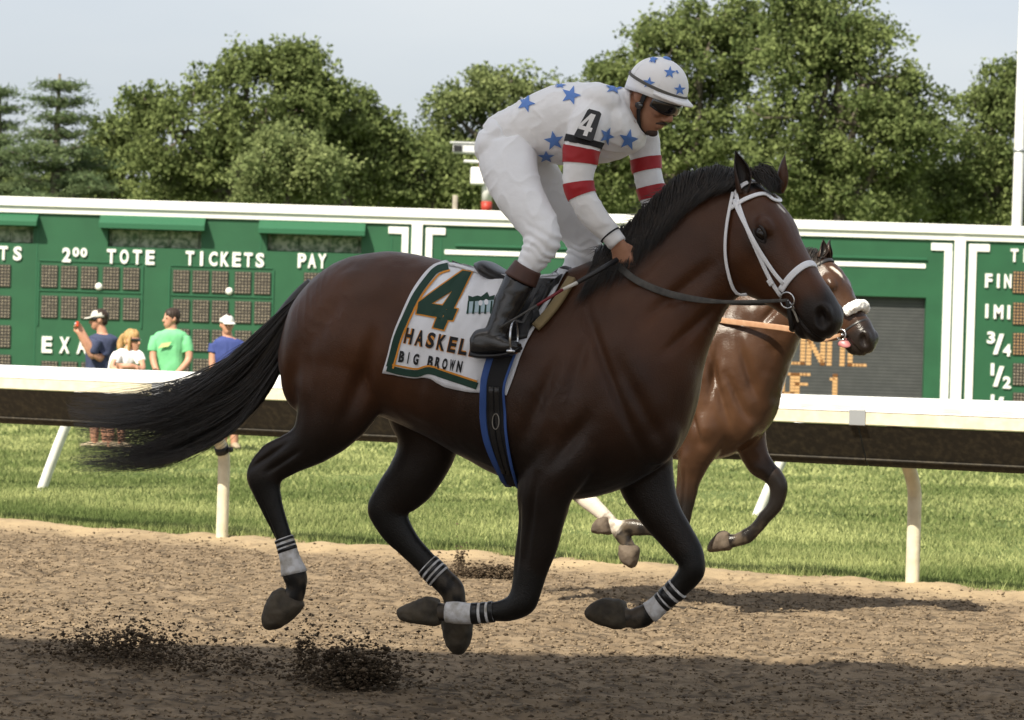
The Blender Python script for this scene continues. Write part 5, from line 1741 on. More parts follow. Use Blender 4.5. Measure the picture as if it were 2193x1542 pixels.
def jockey_body():
    """one continuous body under the clothes"""
    mb = MB()
    mb.add(*torso_loft(0.86, 24))
    for st in (ARM_N, ARM_F, LEG_N, LEG_F):
        P, A1, A2 = limb_loft(SG, st)
        mb.add(*loft(P, A1 * 0.78, A2 * 0.78, n=14, k=4))
    P, A1, A2 = limb_loft(SG, BOOT)
    mb.add(*loft(P, A1 * 0.7, A2 * 0.7, n=14, k=4))
    Vb, Fb = loft(mirror_sag(P, SG) + SG.X * 0.12, mirror_sag(A1 + SG.O, SG) - SG.O, A2, n=14, k=4)
    mb.add(*tube([P[-1], P[-1] + SG.X * 0.10 + np.array([0, 0, -0.012])], [0.035, 0.022], 10, 2))
    # bridge the calves to the mirrored foot
    mb.add(*tube([SG.P(1210, 618, .275), SG.P(1180, 660, .30), SG.P(1130, 735, .33), SG.P(1180, 745, .34)], [0.038, 0.04, 0.032, 0.022], 12, 4))
    mb.add(*tube([SG.P(1325, 245, 0), SG.P(1350, 232, 0), jh(-0.03, 0, -0.07)], [0.075, 0.062, 0.058], 14, 3))
    # head
    mb.add(*ellipsoid(jh(-0.012, 0, 0.032), JF * 0.096, JL * 0.076, JU * 0.092, 24, 16))
    mb.add(*loft([jh(0.012, 0, 0.02), jh(0.022, 0, -0.03), jh(0.030, 0, -0.07), jh(0.036, 0, -0.105), jh(0.040, 0, -0.120)], [JF * 0.078, JF * 0.070, JF * 0.056, JF * 0.042, JF * 0.024], [JL * 0.070, JL * 0.063, JL * 0.053, JL * 0.036, JL * 0.020], n=20, k=4))
    mb.add(*ellipsoid(jh(0.060, 0, -0.106), JF * 0.024, JL * 0.026, JU * 0.018))           # chin
    mb.add(*loft([jh(0.080, 0, 0.020), jh(0.098, 0, -0.008), jh(0.112, 0, -0.032), jh(0.098, 0, -0.043)], [JF * 0.014, JF * 0.016, JF * 0.013, JF * 0.008], [JL * 0.010, JL * 0.012, JL * 0.016, JL * 0.014], n=14, k=4))
    for s in (-1, 1):
        mb.add(*ellipsoid(jh(0.072, s * 0.040, -0.018), JF * 0.022, JL * 0.026, JU * 0.022))    # cheekbone
        mb.add(*ellipsoid(jh(0.100, s * 0.014, -0.040), JF * 0.011, JL * 0.008, JU * 0.008))    # nostril
        mb.add(*loft([jh(-0.012, s * 0.070, 0.020), jh(-0.016, s * 0.080, 0.005), jh(-0.010, s * 0.080, -0.018), jh(-0.002, s * 0.073, -0.034)], [JF * 0.016, JF * 0.020, JF * 0.016, JF * 0.009], [JL * 0.010, JL * 0.009, JL * 0.009, JL * 0.008], n=12, k=3))
    for u, w, f in ((-0.066, 0.024, 0.087), (-0.078, 0.021, 0.084)):
        mb.add(*ellipsoid(jh(f, 0, u), JF * 0.011, JL * w, JU * 0.0072))                        # lips
    # hands
    for side in (-1, 1):
        hand_shapes(mb, side)
    V, F = remesh(mb, 0.0060)
    V = smooth_np(V, F, 5, 0.5, -0.52)
    o = add("body", V, F, M_SKIN, jockey)
    return V, F

def hand_shapes(mb, side):
    """closed hand round the rein: palm, four fingers curling inwards, thumb on top"""
    if side < 0:
        w = SG.P(1324, 523, -.140); k = SG.P(1336, 556, -.128)
    else:
        w = SG.P(1378, 540, .120); k = SG.P(1362, 572, .105)
    d = unit(k - w)                                   # wrist to knuckles
    out = SG.Y * side                                  # back of the hand looks outwards
    out = unit(out - d * np.dot(out, d)); fw = np.cross(d, out)   # along the knuckle row
    if np.dot(fw, SG.X) < 0: fw = -fw
    mb.add(*loft([w - d * 0.02, w + d * 0.02, k - d * 0.006, k + d * 0.012], [fw * 0.026, fw * 0.036, fw * 0.042, fw * 0.038], [out * 0.020, out * 0.018, out * 0.016, out * 0.013], n=16, k=3, sq=2.4))
    for i, (L, r) in enumerate(((0.038, 0.0092), (0.042, 0.0096), (0.040, 0.0092), (0.032, 0.0082))):
        b = k + fw * (0.030 - 0.020 * i) + out * 0.004
        p1 = b + d * L * 0.85 - out * 0.006
        p2 = p1 + d * 0.006 - out * 0.026
        p3 = p2 - d * 0.024 - out * 0.010
        mb.add(*tube([b - d * 0.012, b + d * 0.012 + out * 0.004, p1, p2, p3], [r * 1.05, r * 1.1, r, r * 0.95, r * 0.8], 10, 3))
    t0 = w + d * 0.02 + fw * 0.028 - out * 0.006
    mb.add(*tube([t0, t0 + fw * 0.018 + d * 0.022 - out * 0.010, t0 + fw * 0.008 + d * 0.044 - out * 0.020, t0 - fw * 0.006 + d * 0.055 - out * 0.026], [0.013, 0.0115, 0.010, 0.008], 10, 3))
jockey_body()

def shirt():
    mb = MB()
    mb.add(*torso_loft(1.0))
    for st in (ARM_N, ARM_F):
        mb.add(*loft(*limb_loft(SG, st), n=20, k=5, sq=2.1))
    mb.add(*ellipsoid(SG.P(1285, 222, -.13), SG.X * 0.085, SG.Y * 0.075, SG.Z * 0.075))
    mb.add(*ellipsoid(SG.P(1340, 232, .13), SG.X * 0.085, SG.Y * 0.075, SG.Z * 0.075))
    mb.add(*loft([SG.P(1325, 232, 0), SG.P(1345, 226, 0), SG.P(1356, 224, 0)], [SG.Z * 0.080, SG.Z * 0.068, SG.Z * 0.062], [SG.Y * 0.085, SG.Y * 0.070, SG.Y * 0.064], n=18, k=3))
    V, F = remesh(mb, 0.0065)
    V = cloth_finish(V, F, SG, 0.8, 3.0, 8, 0.6)
    o = add("shirt", V, F, M_SILK, jockey)
    return o, BVHTree.FromPolygons(V.tolist(), F.tolist())
shirt_o, SBVH = shirt()
def trousers():
    mb = MB()
    for st in (LEG_N, LEG_F):
        mb.add(*loft(*limb_loft(SG, st), n=22, k=5, sq=2.1))
    st = [((1033, 266), (1100, 350), .135), ((1024, 300), (1105, 372), .165), ((1055, 262), (1130, 352), .162), ((1082, 246), (1140, 345), .160)]
    mb.add(*ellipsoid(SG.P(1068, 318, 0), SG.X * 0.086, SG.Y * 0.175, SG.Z * 0.098, 24, 14))
    mb.add(*loft([SG.P(1070, 320, 0), SG.P(1078, 300, 0), SG.P(1098, 288, 0)], [unit(SG.Z - SG.X * 0.6) * 0.095, unit(SG.Z - SG.X * 0.6) * 0.100, unit(SG.Z - SG.X * 0.6) * 0.100], [SG.Y * 0.165, SG.Y * 0.162, SG.Y * 0.160], n=26, k=3))
    V, F = remesh(mb, 0.0065)
    V = cloth_finish(V, F, SG, 0.65, 8.0, 8, 0.75)
    # gathered folds at the knees
    for (px, py, lat) in ((1165, 530, -.265), (1250, 545, .25)):
        c = SG.P(px, py, lat)
        d = np.linalg.norm(V - c, axis=1)
        N = normals_np(V, F); q = SG.loc(V)
        V = V + N * (0.0055 * np.exp(-(d / 0.085) ** 2) * np.sin(q[:, 2] * 170 + 70 * q[:, 0] + 5 * vnoise(q * 17)))[:, None]
    return add("trousers", V, F, M_PANTS, jockey)
trousers()

# red arm bands
def arm_band(st, i0, i1, pad, m, name, parent, k=5):
    V, F = leg_range(*limb_loft(SG, st), i0, i1, 1.0, n=64, k=k * 2, pad=pad)
    # drop the caps: keep an open sleeve that follows the shirt
    P = []
    for v in V[:-2]:
        h = SBVH.find_nearest(Vector(v))
        n = unit(v - np.array(h[0])) if np.linalg.norm(v - np.array(h[0])) > 1e-5 else np.array(h[1])
        P.append(np.array(h[0]) + np.array(h[1]) * 0.0042)
    nn = 64; kk = len(P) // nn
    F = [(i*nn+j, i*nn+(j+1) % nn, (i+1)*nn+(j+1) % nn, (i+1)*nn+j) for i in range(kk-1) for j in range(nn)]
    return add(name, P, F, m, parent)
arm_band(ARM_N, 2.18, 2.98, 0.0, M_SILKR, "red_band", shirt_o)
arm_band(ARM_N, 3.85, 4.55, 0.0, M_SILKR, "red_band", shirt_o)
arm_band(ARM_F, 2.75, 3.35, 0.0, M_SILKR, "red_band", shirt_o)
arm_band(ARM_F, 4.05, 4.65, 0.0, M_SILKR, "red_band", shirt_o)
def star(px, py, r, rot=0.0, sq=1.0, sk=0.0):
    out = []
    for i in range(10):
        a = -math.pi / 2 + rot + i * math.pi / 5
        rr = r if i % 2 == 0 else r * 0.42
        x, y = rr * math.cos(a), rr * math.sin(a) * sq
        out.append((px + x + sk * y, py + y))
    return out
for px, py, r, rot, sq in ((1127, 222, 18, 0.35, 1.0), (1223, 205, 20, 0.30, 0.95), (1314, 190, 18, 0.2, 0.6), (1187, 301, 20, -0.15, 0.95), (1170, 335, 17, 0.0, 0.7), (1345, 299, 19, 0.2, 1.1), (1299, 291, 15, 0.4, 1.2), (1200, 184, 12, 0.1, 0.5)):
    decal("star", [star(px, py, r * 1.12, rot, sq)], SBVH, M_STAR, shirt_o, 0.0036, 4.5)
for px, py in ((1095, 268), (1255, 268)):
    pass
# numbered arm plate on a black strap
arm_band(ARM_N, 1.72, 2.02, 0.0, M_INK, "arm_strap", shirt_o, 3)
plate = [(1261, 235), (1264, 233), (1285, 239), (1287, 243), (1271, 299), (1267, 302), (1232, 293), (1229, 288)]
def flat_px(name, polys, c_px, out, th, m, parent):
    """flat slab cut to pixel outlines, lying on the tangent plane of the sleeve"""
    from mathutils.geometry import tessellate_polygon
    c, n = snap(SBVH, *c_px, out)
    n = unit(n * 0.12 - FWD)
    loops = [[Vector((float(x), float(-y), 0)) for x, y in p] for p in polys]
    flat = [v for l in loops for v in l]
    tri = tessellate_polygon(loops)
    A = np.array([hit_plane(v.x, -v.y, c, n) for v in flat]); B = A - n * th
    k = len(A); F = [tuple(t) for t in tri] + [tuple(i + k for i in t[::-1]) for t in tri]
    p0 = 0
    for l in loops:
        for i in range(len(l)):
            a, b = p0 + i, p0 + (i + 1) % len(l)
            F.append((a, b, b + k, a + k))
        p0 += len(l)
    add(name, np.vstack([A, B]), F, m, parent, smooth=False)
plate = [(1258, 236), (1262, 233), (1284, 239), (1288, 244), (1271, 299), (1266, 302), (1233, 293), (1230, 288)]
flat_px("number_plate", [plate], (1258, 268), 0.034, 0.030, mat("black plate", (0.018, 0.019, 0.022), 0.35), shirt_o)
flat_px("plate_number", [[(1266, 243), (1276, 246), (1264, 273), (1269, 274.5), (1266, 283), (1260.5, 281.5), (1257, 292), (1248, 289.5), (1252, 279), (1238, 275), (1241, 266)], [(1262, 255), (1247, 269), (1255, 271)]], (1258, 268), 0.0365, 0.002, M_SHELL, shirt_o)
# cuff elastic
V, F = leg_range(*limb_loft(SG, ARM_N), 7.0, 7.12, 1.0, n=20, k=3, pad=0.004); add("cuff_band", V, F, M_INK, shirt_o)

# boots
def boot(mir):
    root = None
    P, A1, A2 = limb_loft(SG, BOOT)
    def out(name, V, F, m, parent):
        if mir:
            V = mirror_sag(V, SG) + SG.X * 0.10
            F = F[:, ::-1] if isinstance(F, np.ndarray) else [f[::-1] for f in F]
        return add(name, V, F, m, parent)
    mb = MB()
    mb.add(*loft(P[1:], A1[1:], A2[1:], n=20, k=5))
    lat = -.345
    foot = [((1008, 722), (1008, 758), .026), ((1022, 706), (1020, 762), .040), ((1048, 704), (1045, 762), .043), ((1075, 716), (1072, 760), .044), ((1098, 728), (1096, 757), .044), ((1112, 736), (1112, 752), .032)]
    T = [SG.P(*r[0], lat) for r in foot]; Bm = [SG.P(*r[1], lat) for r in foot]
    mb.add(*loft([(t + b) / 2 for t, b in zip(T, Bm)], [(t - b) / 2 for t, b in zip(T, Bm)], [SG.Y * r[2] for r in foot], n=20, k=5, sq=2.5))
    V, F = remesh(mb, 0.006)
    V = smooth_np(V, F, 6, 0.5, -0.52)
    N = normals_np(V, F); q = SG.loc(V)
    V += N * (0.004 * vnoise(np.stack([q[:, 0] * 14, q[:, 1] * 10, q[:, 2] * 34 + q[:, 0] * 10], -1)))[:, None]
    b = out("boot", V, F, M_BOOT, jockey)
    V, F = loft(P[:2] * 1.0, A1[:2] * 1.09, A2[:2] * 1.09, n=24, k=6)
    out("boot_top", V, F, M_BROWN, b)
    sole = [((1010, 752), (1010, 764), .026), ((1030, 757), (1030, 768), .042), ((1070, 757), (1070, 766), .044), ((1100, 751), (1100, 759), .042), ((1115, 742), (1115, 749), .028)]
    T = [SG.P(*r[0], lat) for r in sole]; Bm = [SG.P(*r[1], lat) for r in sole]
    V, F = loft([(t + b_) / 2 for t, b_ in zip(T, Bm)], [(t - b_) / 2 for t, b_ in zip(T, Bm)], [SG.Y * r[2] for r in sole], n=18, k=4, sq=3)
    out("sole", V, F, M_BLACK, b)
    # stirrup iron and leather belong to the saddle
    c = SG.P(1100, 742, lat)
    loop = [c + SG.Y * 0.055 * math.sin(a) + SG.Z * (0.062 * math.cos(a) + 0.035) for a in np.linspace(-2.5, 2.5, 19)]
    loop = [loop[0]] + loop + [loop[-1]]
    V, F = tube(loop, 0.0045, 8, 2); st = out("stirrup", V, F, M_STEEL, sad)
    V, F = strap_mesh([c - SG.Y * 0.05 - SG.Z * 0.018, c + SG.Y * 0.05 - SG.Z * 0.018], [SG.Z, SG.Z], 0.03, 0.010); out("tread", V, F, M_STEEL, st)
    V, F = strap_mesh([c + SG.Z * 0.097, SG.P(1120, 690, lat + 0.02) , SG.P(1146, 640, -.30), SG.P(1160, 612, -.24)], [-SG.Y] * 4, 0.014, 0.005); out("stirrup_leather", V, F, M_LEATHER, st)
boot(False); boot(True)

# helmet
def helmet():
    c = jh(-0.004, 0, 0.052)
    up = unit(JU * 0.96 + JF * -0.16); fw = unit(JF - up * np.dot(JF, up)); lf = np.cross(up, fw)
    a, b, h = 0.126, 0.104, 0.112
    n, m = 40, 16
    V = []
    for i in range(m + 1):
        p = math.pi / 2 * i / m * 1.16
        for j in range(n):
            t = 2 * math.pi * j / n
            r = math.sin(min(p, math.pi / 2)) ** 0.92
            z = math.cos(p) * h if p < math.pi / 2 else -(p - math.pi / 2) * h * 1.25
            drop = 0.014 * max(0, -math.cos(t))
            V.append(c + fw * a * r * math.cos(t) + lf * b * r * math.sin(t) + up * (z - drop * (i / m) ** 2))
    F = [(i*n+j, (i+1)*n+j, (i+1)*n+(j+1) % n, i*n+(j+1) % n) for i in range(m) for j in range(n)]
    root = props(bpy.data.objects.new("helmet", None)); C.objects.link(root); root.parent = jockey
    root.location = Vector(c - origin_of(jockey))
    o = add("shell", V, F, M_SHELL, root)
    md = o.modifiers.new("s", 'SOLIDIFY'); md.thickness = 0.008; md.offset = -1
    bv = BVHTree.FromPolygons([tuple(v) for v in V], F)
    # peak
    P, Q = [], []
    for j in range(17):
        t = -1.15 + 2.3 * j / 16
        i0 = c + fw * a * 0.985 * math.cos(t) + lf * b * 0.985 * math.sin(t) - up * 0.010
        reach = 0.040 * math.cos(t * 1.30) ** 0.6 if abs(t * 1.3) < 1.55 else 0.0
        P.append(i0); Q.append(i0 + (fw * math.cos(t * 0.5) + lf * math.sin(t * 0.5)) * reach - up * (0.010 + 0.22 * reach))
    V = np.array(P + Q); F = [(j, j+1, 17+j+1, 17+j) for j in range(16)]
    o = add("peak", V, F, M_SHELL, root)
    md = o.modifiers.new("s", 'SOLIDIFY'); md.thickness = 0.006
    # goggle strap round the shell, button, seams
    ring = []
    for t in np.linspace(-2.9, 2.9, 41):
        z = -0.004 + 0.022 * (1 - math.cos(t)) / 2 * 1.0
        ring.append(c + fw * (a + 0.002) * math.cos(t) * 0.995 + lf * (b + 0.002) * math.sin(t) * 0.995 + up * z)
    ring = np.array(ring); nn = np.array([unit(p - c) for p in ring])
    V, F = strap_mesh(ring, nn, 0.012, 0.004); add("goggle_band", V, F, mat("grey elastic", (0.10, 0.095, 0.085), 0.7), root)
    V, F = ellipsoid(c + up * (h + 0.002), fw * 0.017, lf * 0.017, up * 0.007); add("button", V, F, M_STAR, root)
    for t0 in (0, math.pi / 3, 2 * math.pi / 3):
        pts = [c + (fw * a * math.cos(t0) + lf * b * math.sin(t0)) * math.sin(p) + up * h * math.cos(p) for p in np.linspace(-1.45, 1.45, 25)]
        V, F = tube(np.array(pts) + np.array([unit(p - c) for p in pts]) * -0.0002, 0.0011, 5, 1); add("seam", V, F, M_SHELL, root)
    for px, py, r, rot in ((1399, 127, 11, 0.3), (1434, 156, 13.5, 0.1), (1390, 178, 13.5, 0.2), (1455, 192, 13, 0.0), (1464, 139, 9, 0.6)):
        decal("star", [star(px, py, r, rot)], bv, M_STAR, root, 0.0030, 4)
    # chin harness
    for s in (-1, 1):
        V, F = strap_mesh(crom([jh(0.012, s * 0.082, 0.035), jh(0.012, s * 0.078, -0.02), jh(0.015, s * 0.068, -0.06), jh(0.035, s * 0.045, -0.108), jh(0.045, 0, -0.128)], 5), np.array([unit(JL * s * (1 - i / 22) - JU * (i / 18)) for i in range(21)]), 0.020, 0.006)
        add("chin_strap", V, F, M_BLACK, root)
        V, F = ellipsoid(jh(0.008, s * 0.078, -0.030), JF * 0.020, JL * 0.010, JU * 0.016); add("chin_buckle", V, F, M_GLASS, root)
    # goggles
    pts = []
    for t in np.linspace(-1.25, 1.25, 17):
        pts.append((math.cos(t), math.sin(t)))
    for nm, off, hh, mm in (("goggle_frame", 0.0, 0.036, M_BLACK), ("goggle_lens", 0.006, 0.028, M_GLASS)):
        Cn, A1, A2 = [], [], []
        for x, y in pts:
            p = jh(0.030 + (0.076 + off) * x, (0.083 + off) * y, 0.012)
            q = unit(JF * x + JL * y)
            nose = 1 - 0.25 * math.exp(-(y / 0.16) ** 2)
            Cn.append(p); A1.append(JU * hh * 0.86 * nose * (1 - 0.35 * abs(y) ** 4)); A2.append(q * (0.014 if off == 0 else 0.010))
        V, F = loft(Cn, A1, A2, n=14, k=2, sq=3.0)
        add(nm, V, F, mm, root)
    return root
helmet()
V, F = ellipsoid(jh(-0.075, 0, -0.035), JF * 0.034, JL * 0.066, JU * 0.045); add("hair", V, F, M_HAIRB, jockey)
def beard():
    mb = MB()
    mb.add(*ellipsoid(jh(0.064, 0, -0.108), JF * 0.025, JL * 0.027, JU * 0.018))
    V, F = mb.get(); add("goatee", V, F, M_STUB, jockey)
    V, F = tube([jh(0.080, -0.026, -0.066), jh(0.097, -0.012, -0.055), jh(0.099, 0.012, -0.055), jh(0.080, 0.026, -0.066)], [0.003, 0.005, 0.005, 0.003], 8, 3); add("moustache", V, F, M_STUB, jockey)
beard()

# whip in the near hand
wh = thing("riding_whip", "thin riding whip with black grip and red band held along the saddle", "whip", tuple(SG.P(1200, 640, -.24)))
def wseg(name, a, b, r0, r1, m):
    V, F = tube([SG.P(*a), SG.P(*b)], [r0, r1], 10, 1); add(name, V, F, m, wh)
wseg("grip", (1322, 556, -.165), (1236, 606, -.275), 0.0105, 0.0085, M_LEATHER)
wseg("collar", (1237, 605, -.274), (1203, 621, -.310), 0.0075, 0.006, mat("white tape", (0.6, 0.58, 0.52), 0.6))
wseg("red_wrap", (1205, 620, -.308), (1150, 654, -.366), 0.0062, 0.0052, mat("dark red wrap", (0.16, 0.015, 0.02), 0.5))
wseg("shaft", (1152, 653, -.364), (1070, 702, -.405), 0.0048, 0.0034, M_REIN)

# ================================================================== the second horse
SG2 = Sag(1450, 900, 15.0, 20)
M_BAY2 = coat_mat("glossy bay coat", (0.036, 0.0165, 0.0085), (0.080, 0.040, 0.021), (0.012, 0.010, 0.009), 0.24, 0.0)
torso2 = [((1066, 740), (1058, 830), 0.10), ((1092, 690), (1082, 880), 0.21), ((1150, 662), (1140, 912), 0.27), ((1230, 662), (1225, 925), 0.27), ((1310, 675), (1305, 955), 0.28), ((1390, 680), (1385, 975), 0.28), ((1460, 668), (1470, 985), 0.26), ((1520, 648), (1545, 982), 0.235),
          ((1565, 622), (1608, 950), 0.21), ((1600, 592), (1652, 902), 0.18), ((1635, 566), (1668, 850), 0.150), ((1675, 550), (1690, 785), 0.125), ((1712, 542), (1716, 728), 0.105), ((1742, 542), (1744, 692), 0.09), ((1762, 550), (1766, 668), 0.08)]
nf2 = [(1530, 870, 50, .07, -.15, 2.8), (1502, 950, 42, .085, -.14), (1480, 1003, 31, .065, -.13), (1470, 1050, 25, .050, -.13), (1466, 1098, 20, .045, -.13), (1458, 1132, 18, .040, -.13), (1435, 1146, 15, .032, -.13), (1400, 1136, 13.5, .027, -.13), (1356, 1130, 17, .031, -.13), (1325, 1127, 13, .027, -.13), (1309, 1124, 15, .032, -.13)]
ff2 = [(1590, 880, 45, .07, .14, 2.4), (1606, 940, 36, .075, .13), (1624, 990, 28, .055, .12), (1656, 1018, 21, .045, .12), (1668, 1046, 18.5, .043, .12), (1661, 1080, 16.5, .036, .12), (1640, 1108, 14.5, .030, .12), (1618, 1133, 13.5, .027, .12), (1600, 1149, 15.5, .031, .12), (1576, 1158, 12.5, .027, .12), (1560, 1158, 15, .032, .12)]
nh2 = [(1160, 760, 60, .10, -.13, 5.5), (1180, 850, 55, .11, -.14), (1208, 920, 42, .09, -.14), (1212, 965, 30, .060, -.13), (1203, 1000, 24, .045, -.13), (1212, 1030, 21, .041, -.13), (1241, 1056, 17.5, .034, -.13), (1275, 1086, 15.5, .028, -.13), (1308, 1119, 14.5, .026, -.13), (1332, 1148, 16.5, .031, -.13), (1343, 1164, 14.5, .028, -.13), (1346, 1174, 17, .033, -.13)]
fh2 = [(1170, 760, 60, .10, .13, 5.0), (1185, 850, 55, .11, .13), (1190, 920, 42, .09, .13), (1170, 970, 28, .06, .13), (1150, 1005, 23, .045, .13), (1148, 1035, 20, .04, .13), (1155, 1075, 15, .03, .13), (1160, 1110, 14, .027, .13), (1164, 1140, 16, .031, .13), (1160, 1158, 14, .028, .13), (1158, 1168, 16, .032, .13)]
legs2 = [(nf2, ((1306, 1104), (1310, 1142), (1286, 1143), (1268, 1140), (1272, 1122), (1284, 1108))), (ff2, ((1562, 1141), (1567, 1174), (1540, 1180), (1517, 1182), (1521, 1162), (1537, 1141), (1548, 1137))),
         (nh2, ((1326, 1166), (1366, 1170), (1367, 1195), (1357, 1216), (1343, 1211), (1328, 1195))), (fh2, ((1142, 1160), (1178, 1165), (1176, 1190), (1165, 1205), (1148, 1190)))]
blobs2 = [((1540, 835, -.125), (0.4, 1), (0.28, 0.16, 0.095)), ((1540, 835, .125), (0.4, 1), (0.28, 0.16, 0.095)), ((1508, 915, -.16), (-0.25, 1), (0.13, 0.10, 0.09)),
          ((1590, 895, -.075), (-0.1, 1), (0.15, 0.10, 0.10)), ((1590, 895, .075), (-0.1, 1), (0.15, 0.10, 0.10)), ((1150, 760, -.15), (-0.3, 1), (0.26, 0.21, 0.10)), ((1150, 760, .15), (-0.3, 1), (0.26, 0.21, 0.10)),
          ((1310, 810, -.17), (1, 0.2), (0.42, 0.26, 0.115)), ((1310, 810, .17), (1, 0.2), (0.42, 0.26, 0.115)), ((1620, 760, -.09), (0.55, -1), (0.22, 0.10, 0.07))]
HD2 = Head(SG2, (1766, 552), 36, 0.37, 0.455, lat=-0.01, scale=0.90)
coat2 = dict(soft_z=0.80, mat=M_BAY2, hoof=M_HOOF2, stars=[(0.135, -0.03, 0.055, 0.016)], amp=0.010,
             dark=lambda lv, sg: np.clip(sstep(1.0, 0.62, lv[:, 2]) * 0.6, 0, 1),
             furrows=[((1530, 720), (1590, 930), 0.014, 0.022), ((1560, 730), (1545, 860), 0.012, 0.02), ((1500, 860), (1530, 960), 0.012, 0.020), ((1600, 720), (1640, 860), 0.012, 0.022), ((1640, 700), (1690, 640), 0.010, 0.02), ((1475, 980), (1462, 1110), 0.006, 0.012), ((1490, 985), (1480, 1100), 0.006, 0.010), ((1580, 800), (1620, 900), 0.010, 0.016)])
horse2, H2B, H2V, H2F, LG2 = build_horse("galloping_horse", "sunlit glossy bay horse with fleece noseband galloping between the dark bay and rail", SG2, torso2, legs2, blobs2, HD2, coat2, white_leg=(nh2, 5.8, 8.4), voxel=0.0092, dark=0.5, seed=9)
H2BVH = BVHTree.FromPolygons(H2V.tolist(), H2F.tolist())
ear(horse2, HD2.p(0.0, 0.0, -0.05), HD2.p(-0.02, 0.0, -0.05) + np.array([0.03, 0, 0.085]), unit(-FWD + RIGHT * 0.3), 1, M_BAY2, w=0.030)
ear(horse2, HD2.p(0.0, 0.0, 0.05), HD2.p(-0.02, 0.0, 0.05) + np.array([0.035, 0, 0.085]), unit(-FWD * 0.4 + RIGHT), -1, M_BAY2, w=0.030)
def hair2():
    r = np.random.default_rng(33)
    cv, rd = [], []
    cr = resample([(1500, 655), (1560, 622), (1600, 592), (1640, 566), (1690, 546), (1735, 540), (1766, 548)], 40)
    for k in range(520):
        u = r.uniform(0, 39); c = np.array([np.interp(u, range(40), cr[:, j]) for j in (0, 1)])
        p0 = SG2.P(c[0], c[1] + 4, r.normal(0, 0.012))
        e = np.array([c[0] - r.uniform(4, 26), c[1] + r.uniform(15, 42)])
        p3, _ = snap(H2BVH, *e, 0.012, p0); p1 = p0 + np.array([0, 0, r.uniform(0.01, 0.04)]) - SG2.Y * 0.01; p2 = (p1 + p3) / 2 - SG2.Y * 0.02
        cv.append(crom([p0, p1, p2, p3], 3)); rd.append(r.uniform(0.0014, 0.0026))
    strands("mane", np.array(cv), np.array(rd), M_HAIR, horse2)
    cv, rd = [], []
    for k in range(420):
        q, la = r.normal(0, 1), r.normal(0, 0.03)
        b = [(1080, 705), (1055 + q * 3, 740), (1035 + q * 7, 800), (1015 + q * 10, 870 + q * 8), (990 + q * 14, 930 + q * 14)]
        cv.append(crom([SG2.P(x, y, la * (0.5 + i * 0.4)) for i, (x, y) in enumerate(b)], 3)); rd.append(r.uniform(0.0014, 0.0026))
    cv = np.array(cv)
    # the tail streams behind the hidden quarters
    strands("tail", cv, np.array(rd), M_HAIR, horse2)
hair2()
bri2 = thing("fleece_bridle", "dark bridle with white fleece noseband and tan rein on the sunlit bay", "bridle", tuple(HD2.p(0.3, -0.3, 0)))
M_FLEECE = mat("white fleece", (0.80, 0.79, 0.76), 0.95, bump=0.8, bscale=90, sheen=0.5, bdist=0.01)
def fleece():
    pts = [HD2.p(0.375, -0.055, -0.088), HD2.p(0.372, -0.02, -0.082), HD2.p(0.370, 0.012, -0.052), HD2.p(0.368, 0.024, 0.0), HD2.p(0.370, 0.012, 0.052), HD2.p(0.372, -0.02, 0.082), HD2.p(0.375, -0.055, 0.088)]
    mb = MB().add(*tube(pts, [0.024, 0.030, 0.031, 0.031, 0.031, 0.030, 0.024], 14, 5))
    V, F = remesh(mb, 0.006); V = smooth_np(V, F, 3, 0.5, 0); N = normals_np(V, F)
    V += N * (0.005 * fbm(V * 55, 3))[:, None]
    add("fleece_noseband", V, F, M_FLEECE, bri2)
fleece()
def ring_strap(t, d0, d1, w, name, m, tilt=0.0, grow=1.06, wl=None):
    """strap right round the head at distance t from the poll"""
    hs = np.array(HEAD_ST)
    d = np.interp(t, hs[:, 0], hs[:, 1]); v = np.interp(t, hs[:, 0], hs[:, 2]); ww = np.interp(t, hs[:, 0], hs[:, 3]) * (wl or 1.0)
    c, h = (d + v) / 2, (d - v) / 2
    P, Nn = [], []
    for a in np.linspace(d0, d1, 25):
        y, x = math.cos(a), math.sin(a)
        P.append(HD2.p(t + tilt * (1 - y) / 2, c + h * grow * np.sign(y) * abs(y) ** 0.9, ww * grow * 1.03 * np.sign(x) * abs(x) ** 0.85)); Nn.append(unit(HD2.d * y + HD2.l * x))
    V, F = strap_mesh(P, Nn, w, 0.006); add(name, V, F, m, bri2)
ring_strap(0.035, -1.9, 1.9, 0.018, "browband", M_LEATHER)
ring_strap(0.46, -2.6, 2.6, 0.012, "nose_strap", M_LEATHER, -0.02)
ring_strap(0.375, 1.6, 4.68, 0.014, "chin_band", M_LEATHER)
for s in (-1, 1):
    V, F = strap_mesh(crom([HD2.p(0.03, -0.10, s * 0.098), HD2.p(0.16, -0.13, s * 0.128), HD2.p(0.30, -0.13, s * 0.100), HD2.p(0.43, -0.145, s * 0.080)], 4), [HD2.l * s] * 13, 0.013, 0.005); add("cheekpiece", V, F, M_LEATHER, bri2)
    c = HD2.p(0.455, -0.150, s * 0.082)
    V, F = tube([c + 0.028 * (HD2.a * math.cos(a) + HD2.d * math.sin(a)) for a in np.linspace(0, 2 * math.pi, 19)], 0.0042, 8, 1); add("bit_ring", V, F, M_STEEL, bri2)
V, F = tube([HD2.p(0.455, -0.150, -0.08), HD2.p(0.47, -0.13, 0), HD2.p(0.455, -0.150, 0.08)], 0.006, 8, 4); add("mouthpiece", V, F, M_STEEL, bri2)
M_TANL = mat("tan leather rein", (0.33, 0.17, 0.09), 0.6, (0.40, 0.24, 0.14), 30)
